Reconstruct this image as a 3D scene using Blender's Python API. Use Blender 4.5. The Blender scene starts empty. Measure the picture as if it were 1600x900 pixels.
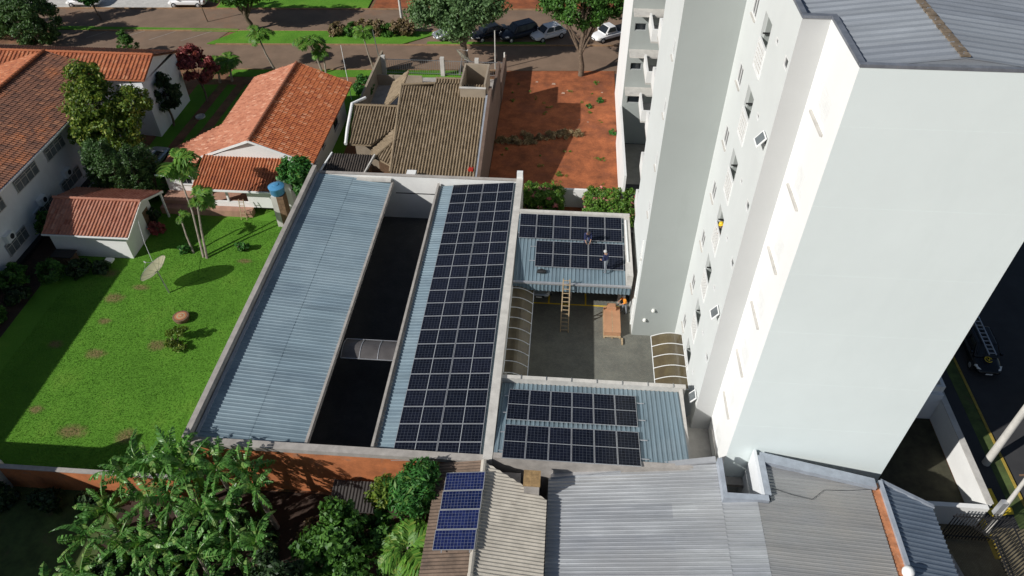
import bpy, math, random
import numpy as np
from mathutils import Vector, Matrix
R = math.radians
sc = bpy.context.scene
# ---------------------------------------------------------------- camera, light, exposure
cd = bpy.data.cameras.new('camera'); cam = bpy.data.objects.new('camera', cd); sc.collection.objects.link(cam)
sc.camera = cam
cd.sensor_width = 36.0; cd.lens = 36.0 * 1152.72 / 1600.0; cd.clip_start = 0.5; cd.clip_end = 900
PIT, YAW, ROL = R(43.226), R(4.3788), R(-0.1632)
_F = Vector((-math.sin(YAW)*math.cos(PIT), math.cos(YAW)*math.cos(PIT), -math.sin(PIT)))
_R = Vector((math.cos(YAW), math.sin(YAW), 0)); _U = _R.cross(_F)
_R2 = math.cos(ROL)*_R + math.sin(ROL)*_U; _U2 = -math.sin(ROL)*_R + math.cos(ROL)*_U
cam.matrix_world = Matrix(((_R2.x, _U2.x, -_F.x, 5.554), (_R2.y, _U2.y, -_F.y, -43.986), (_R2.z, _U2.z, -_F.z, 35.743), (0, 0, 0, 1)))
SUN = Vector((1.30, 0.81, -1.0)).normalized()
w = bpy.data.worlds.new('World'); sc.world = w; w.use_nodes = True
nt = w.node_tree; bg = nt.nodes['Background']; sky = nt.nodes.new('ShaderNodeTexSky'); sky.sky_type = 'NISHITA'; sky.sun_disc = False
sky.sun_elevation = math.asin(-SUN.z); sky.sun_rotation = math.atan2(-SUN.x, -SUN.y); sky.air_density = 1.0; sky.dust_density = 1.0
nt.links.new(sky.outputs[0], bg.inputs[0]); bg.inputs[1].default_value = 0.05
sl = bpy.data.lights.new('sun', 'SUN'); sl.energy = 4.6; sl.angle = R(0.53); sl.color = (1.0, 0.97, 0.925)
so = bpy.data.objects.new('sun', sl); sc.collection.objects.link(so); so.rotation_euler = SUN.to_track_quat('-Z', 'Y').to_euler()
sc.view_settings.view_transform = 'Standard'; sc.view_settings.look = 'None'; sc.view_settings.exposure = 0.0; sc.view_settings.gamma = 1.0

# ---------------------------------------------------------------- helpers
rnd = random.Random(7)
ORG = {}          # object name -> world origin
COL = sc.collection
def V(*a): return Vector(a)

class MB:
    """collects shapes for ONE mesh"""
    def __init__(s): s.v = []; s.f = []; s.uv = {}; s.sm = False
    def quad(s, *p):
        i = len(s.v); s.v += [tuple(q) for q in p]; s.f.append(tuple(range(i, i+len(p)))); return s
    def quv(s, p, uv):
        s.quad(*p); s.uv[len(s.f)-1] = uv
    def box(s, x0, x1, y0, y1, z0, z1):
        i = len(s.v)
        s.v += [(x0,y0,z0),(x1,y0,z0),(x1,y1,z0),(x0,y1,z0),(x0,y0,z1),(x1,y0,z1),(x1,y1,z1),(x0,y1,z1)]
        for q in ((0,3,2,1),(4,5,6,7),(0,1,5,4),(1,2,6,5),(2,3,7,6),(3,0,4,7)): s.f.append(tuple(i+k for k in q))
        return s
    def hexa(s, b, t):            # bottom 4 points ccw, top 4 points ccw
        i = len(s.v); s.v += [tuple(q) for q in b] + [tuple(q) for q in t]
        for q in ((0,3,2,1),(4,5,6,7),(0,1,5,4),(1,2,6,5),(2,3,7,6),(3,0,4,7)): s.f.append(tuple(i+k for k in q))
        return s
    def bar(s, a, b, w, h=None, up=(0,0,1)):
        a = Vector(a); b = Vector(b); h = h or w; d = (b-a).normalized(); u = Vector(up)
        if abs(d.dot(u)) > .98: u = Vector((1,0,0))
        x = d.cross(u).normalized()*w/2; y = x.cross(d).normalized()*h/2
        return s.hexa([a-x-y, a+x-y, a+x+y, a-x+y], [b-x-y, b+x-y, b+x+y, b-x+y])
    def tube(s, pts, rad, n=8, cap=True):
        pts = [Vector(p) for p in pts]; rings = []
        if not hasattr(rad, '__len__'): rad = [rad]*len(pts)
        x = None
        for k, p in enumerate(pts):
            d = (pts[min(k+1, len(pts)-1)] - pts[max(k-1, 0)]).normalized()
            if x is None: x = d.orthogonal().normalized()
            x = (x - d*x.dot(d)).normalized(); y = d.cross(x); i = len(s.v)
            for j in range(n):
                a = 2*math.pi*j/n; s.v.append(tuple(p + (x*math.cos(a) + y*math.sin(a))*rad[k]))
            rings.append(i)
        for a, b in zip(rings, rings[1:]):
            for j in range(n): s.f.append((a+j, a+(j+1) % n, b+(j+1) % n, b+j))
        if cap:
            s.f.append(tuple(rings[0]+j for j in range(n))[::-1]); s.f.append(tuple(rings[-1]+j for j in range(n)))
        s.sm = True; return s
    def lathe(s, c, prof, n=20):
        c = Vector(c); rings = []
        for r, z in prof:
            rings.append(len(s.v))
            for j in range(n):
                a = 2*math.pi*j/n; s.v.append((c.x+r*math.cos(a), c.y+r*math.sin(a), c.z+z))
        for a, b in zip(rings, rings[1:]):
            for j in range(n): s.f.append((a+j, a+(j+1) % n, b+(j+1) % n, b+j))
        s.f.append(tuple(rings[0]+j for j in range(n))[::-1]); s.f.append(tuple(rings[-1]+j for j in range(n)))
        s.sm = True; return s
    def build(s, name, mat, parent=None, smooth=None):
        me = bpy.data.meshes.new(name); o_ = ORG.get(parent.name, Vector()) if parent else Vector()
        if o_.length: vs = [(x-o_.x, y-o_.y, z-o_.z) for x, y, z in s.v]
        else: vs = s.v
        me.from_pydata(vs, [], s.f)
        if s.uv:
            ul = me.uv_layers.new(name='UVMap')
            for k, uv in s.uv.items():
                for li, c in zip(me.polygons[k].loop_indices, uv): ul.data[li].uv = c
        if (s.sm if smooth is None else smooth):
            me.polygons.foreach_set('use_smooth', [True]*len(me.polygons))
            me.set_sharp_from_angle(angle=R(40))
        me.materials.append(mat); me.update()
        o = bpy.data.objects.new(name, me); COL.objects.link(o)
        if parent: o.parent = parent
        ORG[o.name] = o_
        return o

def npmesh(name, vs, fs, mat, parent=None, uv=None):      # fs: (n,4) or (n,3)
    o_ = ORG.get(parent.name, Vector()) if parent else Vector()
    vs = np.asarray(vs, dtype=np.float32) - np.array(o_[:], dtype=np.float32); fs = np.asarray(fs, dtype=np.int32); k = fs.shape[1]
    me = bpy.data.meshes.new(name); me.vertices.add(len(vs)); me.vertices.foreach_set('co', vs.ravel())
    me.loops.add(fs.size); me.loops.foreach_set('vertex_index', fs.ravel())
    me.polygons.add(len(fs)); me.polygons.foreach_set('loop_start', np.arange(0, fs.size, k, dtype=np.int32))
    if uv is not None:
        ul = me.uv_layers.new(name='UVMap'); ul.data.foreach_set('uv', np.asarray(uv, dtype=np.float32).ravel())
    me.update(calc_edges=True); me.materials.append(mat)
    o = bpy.data.objects.new(name, me); COL.objects.link(o)
    if parent: o.parent = parent
    ORG[o.name] = o_
    return o

def tag(o, label=None, cat=None, group=None, kind=None):
    if label: o['label'] = label
    if cat: o['category'] = cat
    if group: o['group'] = group
    if kind: o['kind'] = kind
    return o
def thing(name, loc, label, cat, group=None):
    o = bpy.data.objects.new(name, None); COL.objects.link(o); o.location = loc; o.empty_display_size = .3
    ORG[o.name] = Vector(loc); return tag(o, label, cat, group)
def struct(o): o['kind'] = 'structure'; return o
def copy_tree(o, parent=None, loc=None, rot=None):
    c = o.copy(); COL.objects.link(c); c.parent = parent
    if loc is not None: c.location = loc
    if rot is not None: c.rotation_euler = rot
    for ch in o.children: copy_tree(ch, c)
    return c
ORD = ['first','second','third','fourth','fifth','sixth','seventh','eighth','ninth','tenth','eleventh','twelfth','thirteenth','fourteenth','fifteenth','sixteenth','seventeenth','eighteenth','nineteenth','twentieth','last']

# ---------------------------------------------------------------- materials
def newmat(name):
    m = bpy.data.materials.new(name); m.use_nodes = True; t = m.node_tree
    return m, t, t.nodes['Principled BSDF']
def nd(t, typ, **kw):
    n = t.nodes.new(typ)
    for k, v in kw.items():
        if k.startswith('i_'):
            key = k[2:]; key = int(key) if key.isdigit() else key.replace('_', ' ')
            n.inputs[key].default_value = v
        else: setattr(n, k, v)
    return n
def c4(c): return (c[0], c[1], c[2], 1)
def ramp(t, fac, stops):
    r = t.nodes.new('ShaderNodeValToRGB'); e = r.color_ramp.elements
    e[0].position, e[0].color = stops[0][0], c4(stops[0][1]); e[1].position, e[1].color = stops[-1][0], c4(stops[-1][1])
    for p, c in stops[1:-1]:
        x = e.new(p); x.color = c4(c)
    t.links.new(fac, r.inputs[0]); return r.outputs[0]
def mix(t, fac, a, b, typ='MIX'):
    m = t.nodes.new('ShaderNodeMix'); m.data_type = 'RGBA'; m.blend_type = typ
    for s_, v in ((m.inputs[0], fac), (m.inputs[6], a), (m.inputs[7], b)):
        if hasattr(v, 'is_linked'): t.links.new(v, s_)
        elif hasattr(v, '__len__'): s_.default_value = c4(v)
        else: s_.default_value = v
    return m.outputs[2]
def mth(t, op, a, b=None, c=None):
    m = t.nodes.new('ShaderNodeMath'); m.operation = op
    for s_, v in zip(m.inputs, (a, b, c)):
        if v is None: continue
        if hasattr(v, 'is_linked'): t.links.new(v, s_)
        else: s_.default_value = v
    return m.outputs[0]
def wpos(t): return t.nodes.new('ShaderNodeNewGeometry').outputs['Position']
def noise(t, scale, detail=4, rough=.6, vec=None, out='Fac', stretch=None):
    n = nd(t, 'ShaderNodeTexNoise'); n.inputs['Scale'].default_value = scale; n.inputs['Detail'].default_value = detail; n.inputs['Roughness'].default_value = rough
    vec = vec or wpos(t)
    if stretch:
        mp = t.nodes.new('ShaderNodeMapping'); mp.inputs['Scale'].default_value = stretch; t.links.new(vec, mp.inputs[0]); vec = mp.outputs[0]
    t.links.new(vec, n.inputs['Vector']); return n.outputs[out]
def bump(t, b, h, strength=.3, dist=.02):
    n = nd(t, 'ShaderNodeBump'); n.inputs['Strength'].default_value = strength; n.inputs['Distance'].default_value = dist
    t.links.new(h, n.inputs['Height']); t.links.new(n.outputs[0], b.inputs['Normal'])
def plain(name, col, rough=.7, metal=0.0, var=.12, scale=2.0, stain=None, bmp=.15, stretch=None, fine=30):
    """colour with large and small tonal noise, optional stain colour"""
    m, t, b = newmat(name); a = noise(t, scale, 5, .65, stretch=stretch)
    lo = tuple(x*(1-var*1.6) for x in col); hi = tuple(min(1, x*(1+var)) for x in col)
    out = ramp(t, a, [(.3, lo), (.7, hi)])
    f = noise(t, fine, 3, .6); out = mix(t, .35*var*3, out, ramp(t, f, [(.35, (.35,.35,.35)), (.65, (1,1,1))]), 'MULTIPLY')
    if stain:
        sf = ramp(t, noise(t, stain[1], 6, .7, stretch=stain[3] if len(stain) > 3 else None), [(stain[2], (0,0,0)), (min(1, stain[2]+.2), (1,1,1))]); out = mix(t, sf, out, stain[0])
    t.links.new(out, b.inputs['Base Color']); b.inputs['Roughness'].default_value = rough; b.inputs['Metallic'].default_value = metal
    if bmp: bump(t, b, f, bmp, .01)
    return m
def leafmat(name, dark, light, trans=.3, rough=.5, yellow=None):
    m, t, b = newmat(name); g = t.nodes.new('ShaderNodeNewGeometry'); dark, light = tuple(x*1.2 for x in dark), tuple(x*1.25 for x in light)
    c = ramp(t, g.outputs['Random Per Island'], [(0, dark), (.75, light), (1, yellow or light)])
    n = noise(t, 1.1, 3, .5, vec=g.outputs['Position']); c = mix(t, .6, c, ramp(t, n, [(.35, (.45,.5,.45)), (.65, (1,1,1))]), 'MULTIPLY')
    t.links.new(c, b.inputs['Base Color']); b.inputs['Roughness'].default_value = rough; b.inputs['Specular IOR Level'].default_value = .35
    tr = t.nodes.new('ShaderNodeBsdfTranslucent'); t.links.new(mix(t, 1.0, c, (1.0, 1.0, .55), 'MULTIPLY'), tr.inputs[0])
    mx = t.nodes.new('ShaderNodeMixShader'); mx.inputs[0].default_value = trans
    t.links.new(b.outputs[0], mx.inputs[1]); t.links.new(tr.outputs[0], mx.inputs[2]); t.links.new(mx.outputs[0], t.nodes['Material Output'].inputs[0])
    return m
def tilemat(name, base, dark, light, moss=None, mossat=.6, rough=.8):
    """per-tile tint from the tile index in the UV map, weathering from world-space noise"""
    m, t, b = newmat(name); uv = t.nodes.new('ShaderNodeUVMap').outputs[0]
    fl = t.nodes.new('ShaderNodeVectorMath'); fl.operation = 'FLOOR'; t.links.new(uv, fl.inputs[0])
    wn = t.nodes.new('ShaderNodeTexWhiteNoise'); wn.noise_dimensions = '3D'; t.links.new(fl.outputs[0], wn.inputs['Vector'])
    c = ramp(t, wn.outputs['Value'], [(0, dark), (.35, base), (.8, base), (1, light)])
    if moss:
        n = noise(t, .42, 6, .72); c = mix(t, ramp(t, n, [(mossat-.08, (0,0,0)), (mossat+.1, (.85,.85,.85))]), c, moss)
    n2 = noise(t, 6, 4, .7); c = mix(t, .5, c, ramp(t, n2, [(.3, (.5,.5,.5)), (.6, (1,1,1))]), 'MULTIPLY')
    t.links.new(c, b.inputs['Base Color']); b.inputs['Roughness'].default_value = rough; bump(t, b, noise(t, 40, 3), .25, .01)
    return m
def metalroof(name, col, rough, metal, streak, rust=None, var=.12, axis=(1, .08, 1)):
    m, t, b = newmat(name)
    n = noise(t, 1.2, 6, .7, stretch=axis); c = ramp(t, n, [(.3, tuple(x*(1-var*2) for x in col)), (.7, tuple(x*(1+var) for x in col))])
    uvn = t.nodes.new('ShaderNodeUVMap').outputs[0]; sc_ = t.nodes.new('ShaderNodeVectorMath'); sc_.operation = 'MULTIPLY'; t.links.new(uvn, sc_.inputs[0]); sc_.inputs[1].default_value = (.25,1,1)
    fl_ = t.nodes.new('ShaderNodeVectorMath'); fl_.operation = 'FLOOR'; t.links.new(sc_.outputs[0], fl_.inputs[0]); wn_ = t.nodes.new('ShaderNodeTexWhiteNoise'); t.links.new(fl_.outputs[0], wn_.inputs['Vector'])
    c = mix(t, 1.0, c, ramp(t, wn_.outputs['Value'], [(0, (.84,.85,.87)), (1, (1.08,1.08,1.06))]), 'MULTIPLY')      # sheets weather unevenly
    n2 = noise(t, .35, 4, .6); c = mix(t, ramp(t, n2, [(.42, (0,0,0)), (.7, (.7,.7,.7))]), c, streak)
    if rust: c = mix(t, ramp(t, noise(t, rust[1], 6, .75), [(rust[2], (0,0,0)), (rust[2]+.15, (1,1,1))]), c, rust[0])
    n3 = noise(t, 25, 3, .7); c = mix(t, .3, c, ramp(t, n3, [(.3, (.55,.55,.55)), (.7, (1,1,1))]), 'MULTIPLY')
    t.links.new(c, b.inputs['Base Color']); b.inputs['Metallic'].default_value = metal
    t.links.new(ramp(t, n, [(.2, (rough-.1,)*3), (.8, (rough+.15,)*3)]), b.inputs['Roughness'])
    return m

M = {}
M['white_wall'] = plain('white_wall', (.80,.80,.78), .8, var=.05, scale=.5, bmp=.05, stain=((.55,.54,.5), .8, .68, (1,1,.25)))
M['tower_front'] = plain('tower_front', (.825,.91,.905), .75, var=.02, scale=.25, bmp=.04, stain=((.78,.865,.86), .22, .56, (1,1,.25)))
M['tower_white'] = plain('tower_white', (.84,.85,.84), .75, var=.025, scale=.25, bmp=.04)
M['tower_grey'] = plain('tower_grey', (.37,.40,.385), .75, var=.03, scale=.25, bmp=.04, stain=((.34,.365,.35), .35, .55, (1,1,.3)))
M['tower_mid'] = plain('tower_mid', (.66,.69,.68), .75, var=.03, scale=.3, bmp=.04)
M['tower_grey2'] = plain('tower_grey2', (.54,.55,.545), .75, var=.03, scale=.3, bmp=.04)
M['bluewall'] = plain('bluewall', (.74,.76,.78), .8, var=.05, scale=.8, bmp=.05)
M['cream_wall'] = plain('cream_wall', (.80,.78,.72), .8, var=.05, scale=.8, bmp=.05)
M['tan_wall'] = plain('tan_wall', (.34,.28,.21), .85, var=.1, scale=1.0)
M['brown_wall'] = plain('brown_wall', (.15,.10,.075), .9, var=.15, scale=1.2)  # reddish-brown lot-side walls, darkened further for their shaded east faces
M['concrete'] = plain('concrete', (.40,.37,.34), .9, var=.16, scale=1.6, stain=((.2,.18,.16), 1.3, .62))
M['concrete_light'] = plain('concrete_light', (.57,.55,.51), .9, var=.12, scale=1.6, stain=((.3,.28,.26), 1.5, .62))
M['brickpaint'] = plain('brickpaint', (.56,.19,.07), .85, var=.2, scale=1.4, stain=((.26,.17,.12), 1.0, .55))
M['pinkplinth'] = plain('pinkplinth', (.42,.24,.17), .85, var=.15, scale=1.5)
M['dark'] = plain('dark', (.02,.02,.022), .6, var=.2)
M['black'] = plain('black', (.012,.012,.014), .5, var=.2)
M['steel'] = plain('steel', (.55,.56,.57), .35, .9, var=.06)
M['alu'] = plain('alu', (.58,.59,.61), .4, .6, var=.05)
M['whitepaint'] = plain('whitepaint', (.83,.84,.83), .55, var=.05)
M['flashing'] = plain('flashing', (.23,.25,.29), .5, .3, var=.2, scale=2, stain=((.32,.27,.22), 2, .64))
M['greyflash'] = plain('greyflash', (.42,.46,.52), .5, .3, var=.12)
M['rust'] = plain('rust', (.50,.20,.09), .85, var=.25, scale=3, stain=((.55,.42,.33), 4, .58))
M['wood'] = plain('wood', (.20,.12,.07), .85, var=.3, scale=6)
M['woodlight'] = plain('woodlight', (.48,.36,.22), .8, var=.2, scale=8)
M['cardboard'] = plain('cardboard', (.50,.27,.15), .85, var=.08, scale=2)
M['bark'] = plain('bark', (.16,.115,.08), .95, var=.3, scale=5, bmp=.6)
M['barkpale'] = plain('barkpale', (.34,.29,.24), .95, var=.25, scale=5, bmp=.5)
M['bluetank'] = plain('bluetank', (.08,.28,.50), .45, var=.1)
M['yellow'] = plain('yellow', (.80,.55,.03), .7, var=.12, scale=4)
M['yellowdull'] = plain('yellowdull', (.42,.30,.05), .85, var=.2, scale=4)
M['roadwhite'] = plain('roadwhite', (.34,.29,.25), .85, var=.2, scale=4)
M['asphalt'] = plain('asphalt', (.22,.148,.100), .92, var=.14, scale=.4, fine=18, stain=((.27,.135,.075), .16, .56))
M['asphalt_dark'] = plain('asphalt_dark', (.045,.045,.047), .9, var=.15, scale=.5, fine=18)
M['reddirt'] = plain('reddirt', (.36,.108,.038), .97, var=.34, scale=.7, fine=7, stain=((.20,.066,.032), .3, .50), bmp=.8)
M['soil'] = plain('soil', (.055,.032,.022), .97, var=.3, scale=1.2, fine=12, bmp=.6)
M['verge'] = plain('verge', (.24,.115,.06), .97, var=.3, scale=.6, fine=9, stain=((.10,.15,.035), .5, .52))
M['glassdark'] = plain('glassdark', (.02,.025,.03), .08, var=.2, bmp=0)
M['glassblue'] = plain('glassblue', (.12,.17,.25), .08, var=.1, bmp=0)
M['glassgrey'] = plain('glassgrey', (.16,.18,.19), .12, var=.2, bmp=0)
M['tyre'] = plain('tyre', (.02,.02,.02), .8, var=.1)
M['carwhite'] = plain('carwhite', (.80,.80,.80), .25, var=.02, bmp=0)
M['carblack'] = plain('carblack', (.012,.013,.016), .2, var=.05, bmp=0)
M['carnavy'] = plain('carnavy', (.03,.035,.05), .22, .3, var=.05, bmp=0)
M['carsilver'] = plain('carsilver', (.42,.45,.48), .28, .6, var=.03, bmp=0)
M['lamp'] = plain('lamp', (.85,.85,.8), .2, var=.03, bmp=0)
M['red'] = plain('red', (.45,.03,.02), .3, var=.1, bmp=0)
M['skin'] = plain('skin', (.42,.25,.17), .6, var=.06)
M['navycloth'] = plain('navycloth', (.02,.03,.10), .9, var=.15)
M['greycloth'] = plain('greycloth', (.22,.24,.27), .9, var=.15)
M['palecloth'] = plain('palecloth', (.55,.55,.55), .9, var=.1)
M['orangevest'] = plain('orangevest', (.85,.30,.02), .8, var=.1)
M['hair'] = plain('hair', (.03,.02,.015), .7, var=.1)
M['helmet'] = plain('helmet', (.80,.55,.03), .4, var=.03)
M['paverdry'] = plain('paverdry', (.33,.31,.27), .92, var=.1)
# tiles and sheets
M['tile_orange'] = tilemat('tile_orange', (.56,.165,.058), (.36,.09,.035), (.72,.33,.18), (.42,.125,.05), .62)
M['tile_pink'] = tilemat('tile_pink', (.52,.21,.12), (.38,.13,.07), (.66,.36,.24), (.42,.15,.08), .58)
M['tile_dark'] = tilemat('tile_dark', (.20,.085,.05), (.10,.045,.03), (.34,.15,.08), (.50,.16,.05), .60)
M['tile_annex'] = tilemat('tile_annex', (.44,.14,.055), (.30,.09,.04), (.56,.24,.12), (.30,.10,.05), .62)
M['tile_shed'] = tilemat('tile_shed', (.46,.20,.13), (.34,.12,.07), (.56,.29,.2), (.40,.13,.05), .60)
M['tile_brown'] = tilemat('tile_brown', (.27,.205,.13), (.19,.14,.085), (.36,.28,.19), (.20,.15,.095), .62)
M['tile_black'] = tilemat('tile_black', (.075,.06,.05), (.04,.034,.03), (.12,.1,.085))
M['zinc_blue'] = metalroof('zinc_blue', (.235,.32,.375), .5, .15, (.30,.385,.43), axis=(.12,1.6,1))
M['zinc_front'] = metalroof('zinc_front', (.21,.29,.34), .45, .2, (.27,.34,.38), axis=(1.6,.12,1))
M['zinc_bright'] = metalroof('zinc_bright', (.55,.565,.58), .40, .5, (.48,.485,.49), axis=(.12,1.6,1))
M['zinc_dull'] = metalroof('zinc_dull', (.36,.36,.36), .42, .25, (.40,.375,.34), axis=(.12,1.6,1))
M['zinc_slate'] = metalroof('zinc_slate', (.21,.26,.33), .42, .45, (.28,.33,.39), axis=(.12,1.6,1))
M['zinc_tower'] = metalroof('zinc_tower', (.35,.38,.42), .42, .25, (.30,.325,.36), axis=(.12,1.6,1))
M['fibre_pale'] = plain('fibre_pale', (.52,.48,.41), .9, var=.14, scale=1.3, stain=((.24,.21,.18), 1.0, .63))
M['fibre_dark'] = plain('fibre_dark', (.19,.135,.10), .92, var=.25, scale=1.3, stain=((.07,.055,.045), .9, .55))
M['fibre_black'] = plain('fibre_black', (.05,.045,.042), .9, var=.2, scale=2)
# foliage
M['leaf_banana'] = leafmat('leaf_banana', (.06,.18,.035), (.17,.36,.085), .32, .36, (.32,.44,.14))
M['leaf_green'] = leafmat('leaf_green', (.035,.10,.02), (.09,.21,.035), .28)
M['leaf_bright'] = leafmat('leaf_bright', (.03,.12,.025), (.075,.24,.05), .3, yellow=(.16,.27,.05))
M['leaf_yellow'] = leafmat('leaf_yellow', (.05,.105,.015), (.17,.25,.035), .3, yellow=(.36,.38,.06))
M['leaf_dark'] = leafmat('leaf_dark', (.012,.032,.012), (.035,.07,.022), .15)
M['leaf_conifer'] = leafmat('leaf_conifer', (.025,.065,.018), (.075,.15,.04), .18)
M['leaf_greyg'] = leafmat('leaf_greyg', (.06,.12,.045), (.15,.25,.10), .28)
M['leaf_red'] = leafmat('leaf_red', (.12,.02,.02), (.42,.10,.10), .25, yellow=(.55,.20,.18))
M['leaf_brownish'] = leafmat('leaf_brownish', (.12,.085,.04), (.30,.21,.12), .2, yellow=(.12,.16,.04))
M['leaf_hedge'] = leafmat('leaf_hedge', (.05,.14,.02), (.15,.29,.04), .25, yellow=(.2,.27,.05))
M['straw'] = leafmat('straw', (.22,.16,.08), (.40,.31,.18), .2)
M['flower'] = leafmat('flower', (.50,.12,.12), (.65,.28,.26), .2)
M['palm'] = leafmat('palm', (.06,.16,.02), (.14,.30,.04), .3, yellow=(.26,.32,.06))
M['grassblade'] = leafmat('grassblade', (.07,.19,.02), (.14,.32,.04), .3, .7, yellow=(.22,.34,.07))

def lawnmat():
    m, t, b = newmat('lawn'); p = wpos(t)
    c = ramp(t, noise(t, .35, 5, .6, p), [(.3, (.105,.26,.03)), (.55, (.14,.335,.038)), (.75, (.19,.36,.05))])
    c = mix(t, .4, c, ramp(t, noise(t, 9, 4, .75, p), [(.3, (.5,.5,.5)), (.65, (1.1,1.1,1.0))]), 'MULTIPLY')
    c = mix(t, .5, c, ramp(t, noise(t, 45, 2, .7, p), [(.3, (.5,.5,.5)), (.7, (1,1,1))]), 'MULTIPLY')
    tot = None                                    # bare, worn spots in the turf
    for (x, y, rx, ry) in ((-25.0,-9.1,.8,.55),(-23.6,-7.9,.7,.35),(-23.8,-14.2,.75,.5),(-20.1,-13.2,.7,.55),(-22.2,-20.2,1.0,.55),(-18.9,-20.3,.7,.6),(-24.6,-11.3,.5,.35),(-17.2,-4.6,.6,.3),(-26.6,-6.6,.8,.5),(-26.8,-13.6,.6,.4),(-14.6,-21.0,.7,.5),(-25.2,-18.8,.5,.35)):
        s = t.nodes.new('ShaderNodeVectorMath'); s.operation = 'SUBTRACT'; t.links.new(p, s.inputs[0]); s.inputs[1].default_value = (x, y, 0)
        d = t.nodes.new('ShaderNodeVectorMath'); d.operation = 'DIVIDE'; t.links.new(s.outputs[0], d.inputs[0]); d.inputs[1].default_value = (rx, ry, 1e6)
        l = t.nodes.new('ShaderNodeVectorMath'); l.operation = 'LENGTH'; t.links.new(d.outputs[0], l.inputs[0])
        tot = l.outputs['Value'] if tot is None else mth(t, 'MINIMUM', tot, l.outputs['Value'])
    e = mth(t, 'ADD', tot, mth(t, 'MULTIPLY', noise(t, 2.5, 6, .8, p), 1.6))
    f = ramp(t, mth(t, 'MULTIPLY', e, .5), [(.62, (1,1,1)), (.95, (0,0,0))])
    c = mix(t, mth(t, 'MULTIPLY', f, .85), c, ramp(t, noise(t, 14, 3, .7, p), [(.35, (.16,.105,.05)), (.65, (.30,.21,.11))]))
    t.links.new(c, b.inputs['Base Color']); b.inputs['Roughness'].default_value = .95; b.inputs['Specular IOR Level'].default_value = .1
    bump(t, b, noise(t, 30, 3, .7, p), .8, .04); return m
M['lawn'] = lawnmat()
M['shadegrass'] = plain('shadegrass', (.09,.13,.035), .97, var=.3, scale=1.2, stain=((.12,.085,.05), .8, .55), bmp=.6)  # grass darkened and dulled to carry the shade lying on it
def pavermat(name, a, b_, scale=4.2):
    m, t, b = newmat(name); p = wpos(t)
    br = t.nodes.new('ShaderNodeTexBrick'); br.inputs['Scale'].default_value = scale; br.inputs['Color1'].default_value = c4(a); br.inputs['Color2'].default_value = c4(b_)
    br.inputs['Mortar'].default_value = c4(tuple(x*.45 for x in a)); br.inputs['Mortar Size'].default_value = .03; t.links.new(p, br.inputs['Vector'])
    c = mix(t, .7, br.outputs[0], ramp(t, noise(t, .9, 5, .7, p), [(.3, (.55,.55,.55)), (.7, (1.1,1.1,1.05))]), 'MULTIPLY')
    t.links.new(c, b.inputs['Base Color']); b.inputs['Roughness'].default_value = .93; return m
M['paver'] = pavermat('paver', (.185,.19,.17), (.235,.23,.195))
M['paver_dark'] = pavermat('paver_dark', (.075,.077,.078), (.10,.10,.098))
def solarmat(name, cell, line, nx, ny, lw, mid_=True):
    """flat print of a solar panel: cell grid, busbars and the split across the middle"""
    m, t, b = newmat(name); uv = t.nodes.new('ShaderNodeUVMap').outputs[0]
    sp = t.nodes.new('ShaderNodeSeparateXYZ'); t.links.new(uv, sp.inputs[0])
    def ln(src, n, wd):
        f = mth(t, 'FRACT', mth(t, 'MULTIPLY', src, n)); d = mth(t, 'ABSOLUTE', mth(t, 'SUBTRACT', f, .5))
        return mth(t, 'GREATER_THAN', d, .5-wd*n)
    gx = ln(sp.outputs[0], nx, lw/1.1/2); gy = ln(sp.outputs[1], ny, lw/2.2/2)
    mid = mth(t, 'LESS_THAN', mth(t, 'ABSOLUTE', mth(t, 'SUBTRACT', sp.outputs[1], .5)), .008)
    g = mth(t, 'MAXIMUM', gx, gy)
    fl = t.nodes.new('ShaderNodeVectorMath'); fl.operation = 'MULTIPLY'; t.links.new(uv, fl.inputs[0]); fl.inputs[1].default_value = (nx, ny, 1)
    ff = t.nodes.new('ShaderNodeVectorMath'); ff.operation = 'FLOOR'; t.links.new(fl.outputs[0], ff.inputs[0])
    wn = t.nodes.new('ShaderNodeTexWhiteNoise'); t.links.new(ff.outputs[0], wn.inputs['Vector'])
    oi = t.nodes.new('ShaderNodeObjectInfo')
    c = ramp(t, wn.outputs['Value'], [(0, tuple(x*.8 for x in cell)), (1, tuple(x*1.25 for x in cell))])
    c = mix(t, 1.0, c, ramp(t, oi.outputs['Random'], [(0, (.75,.8,.85)), (1, (1.2,1.15,1.25))]), 'MULTIPLY')
    c = mix(t, mth(t, 'MULTIPLY', g, .8), c, line)
    if mid_: c = mix(t, mid, c, (.36,.38,.40))
    t.links.new(c, b.inputs['Base Color']); b.inputs['Roughness'].default_value = .16; b.inputs['Specular IOR Level'].default_value = .22
    return m
M['solar'] = solarmat('solar', (.007,.009,.016), (.12,.135,.165), 6, 12, .008)
M['solar_blue'] = solarmat('solar_blue', (.009,.015,.060), (.24,.27,.34), 6, 12, .010, False)
def polymat():
    m, t, b = newmat('polycarbonate'); c = ramp(t, noise(t, 1.5, 5, .65), [(.3, (.08,.06,.035)), (.7, (.14,.11,.055))])
    t.links.new(c, b.inputs['Base Color']); b.inputs['Roughness'].default_value = .22; b.inputs['Alpha'].default_value = .93; return m
M['poly'] = polymat()
M['polygrey'] = plain('polygrey', (.10,.093,.092), .3, var=.15, scale=1.5)
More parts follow.
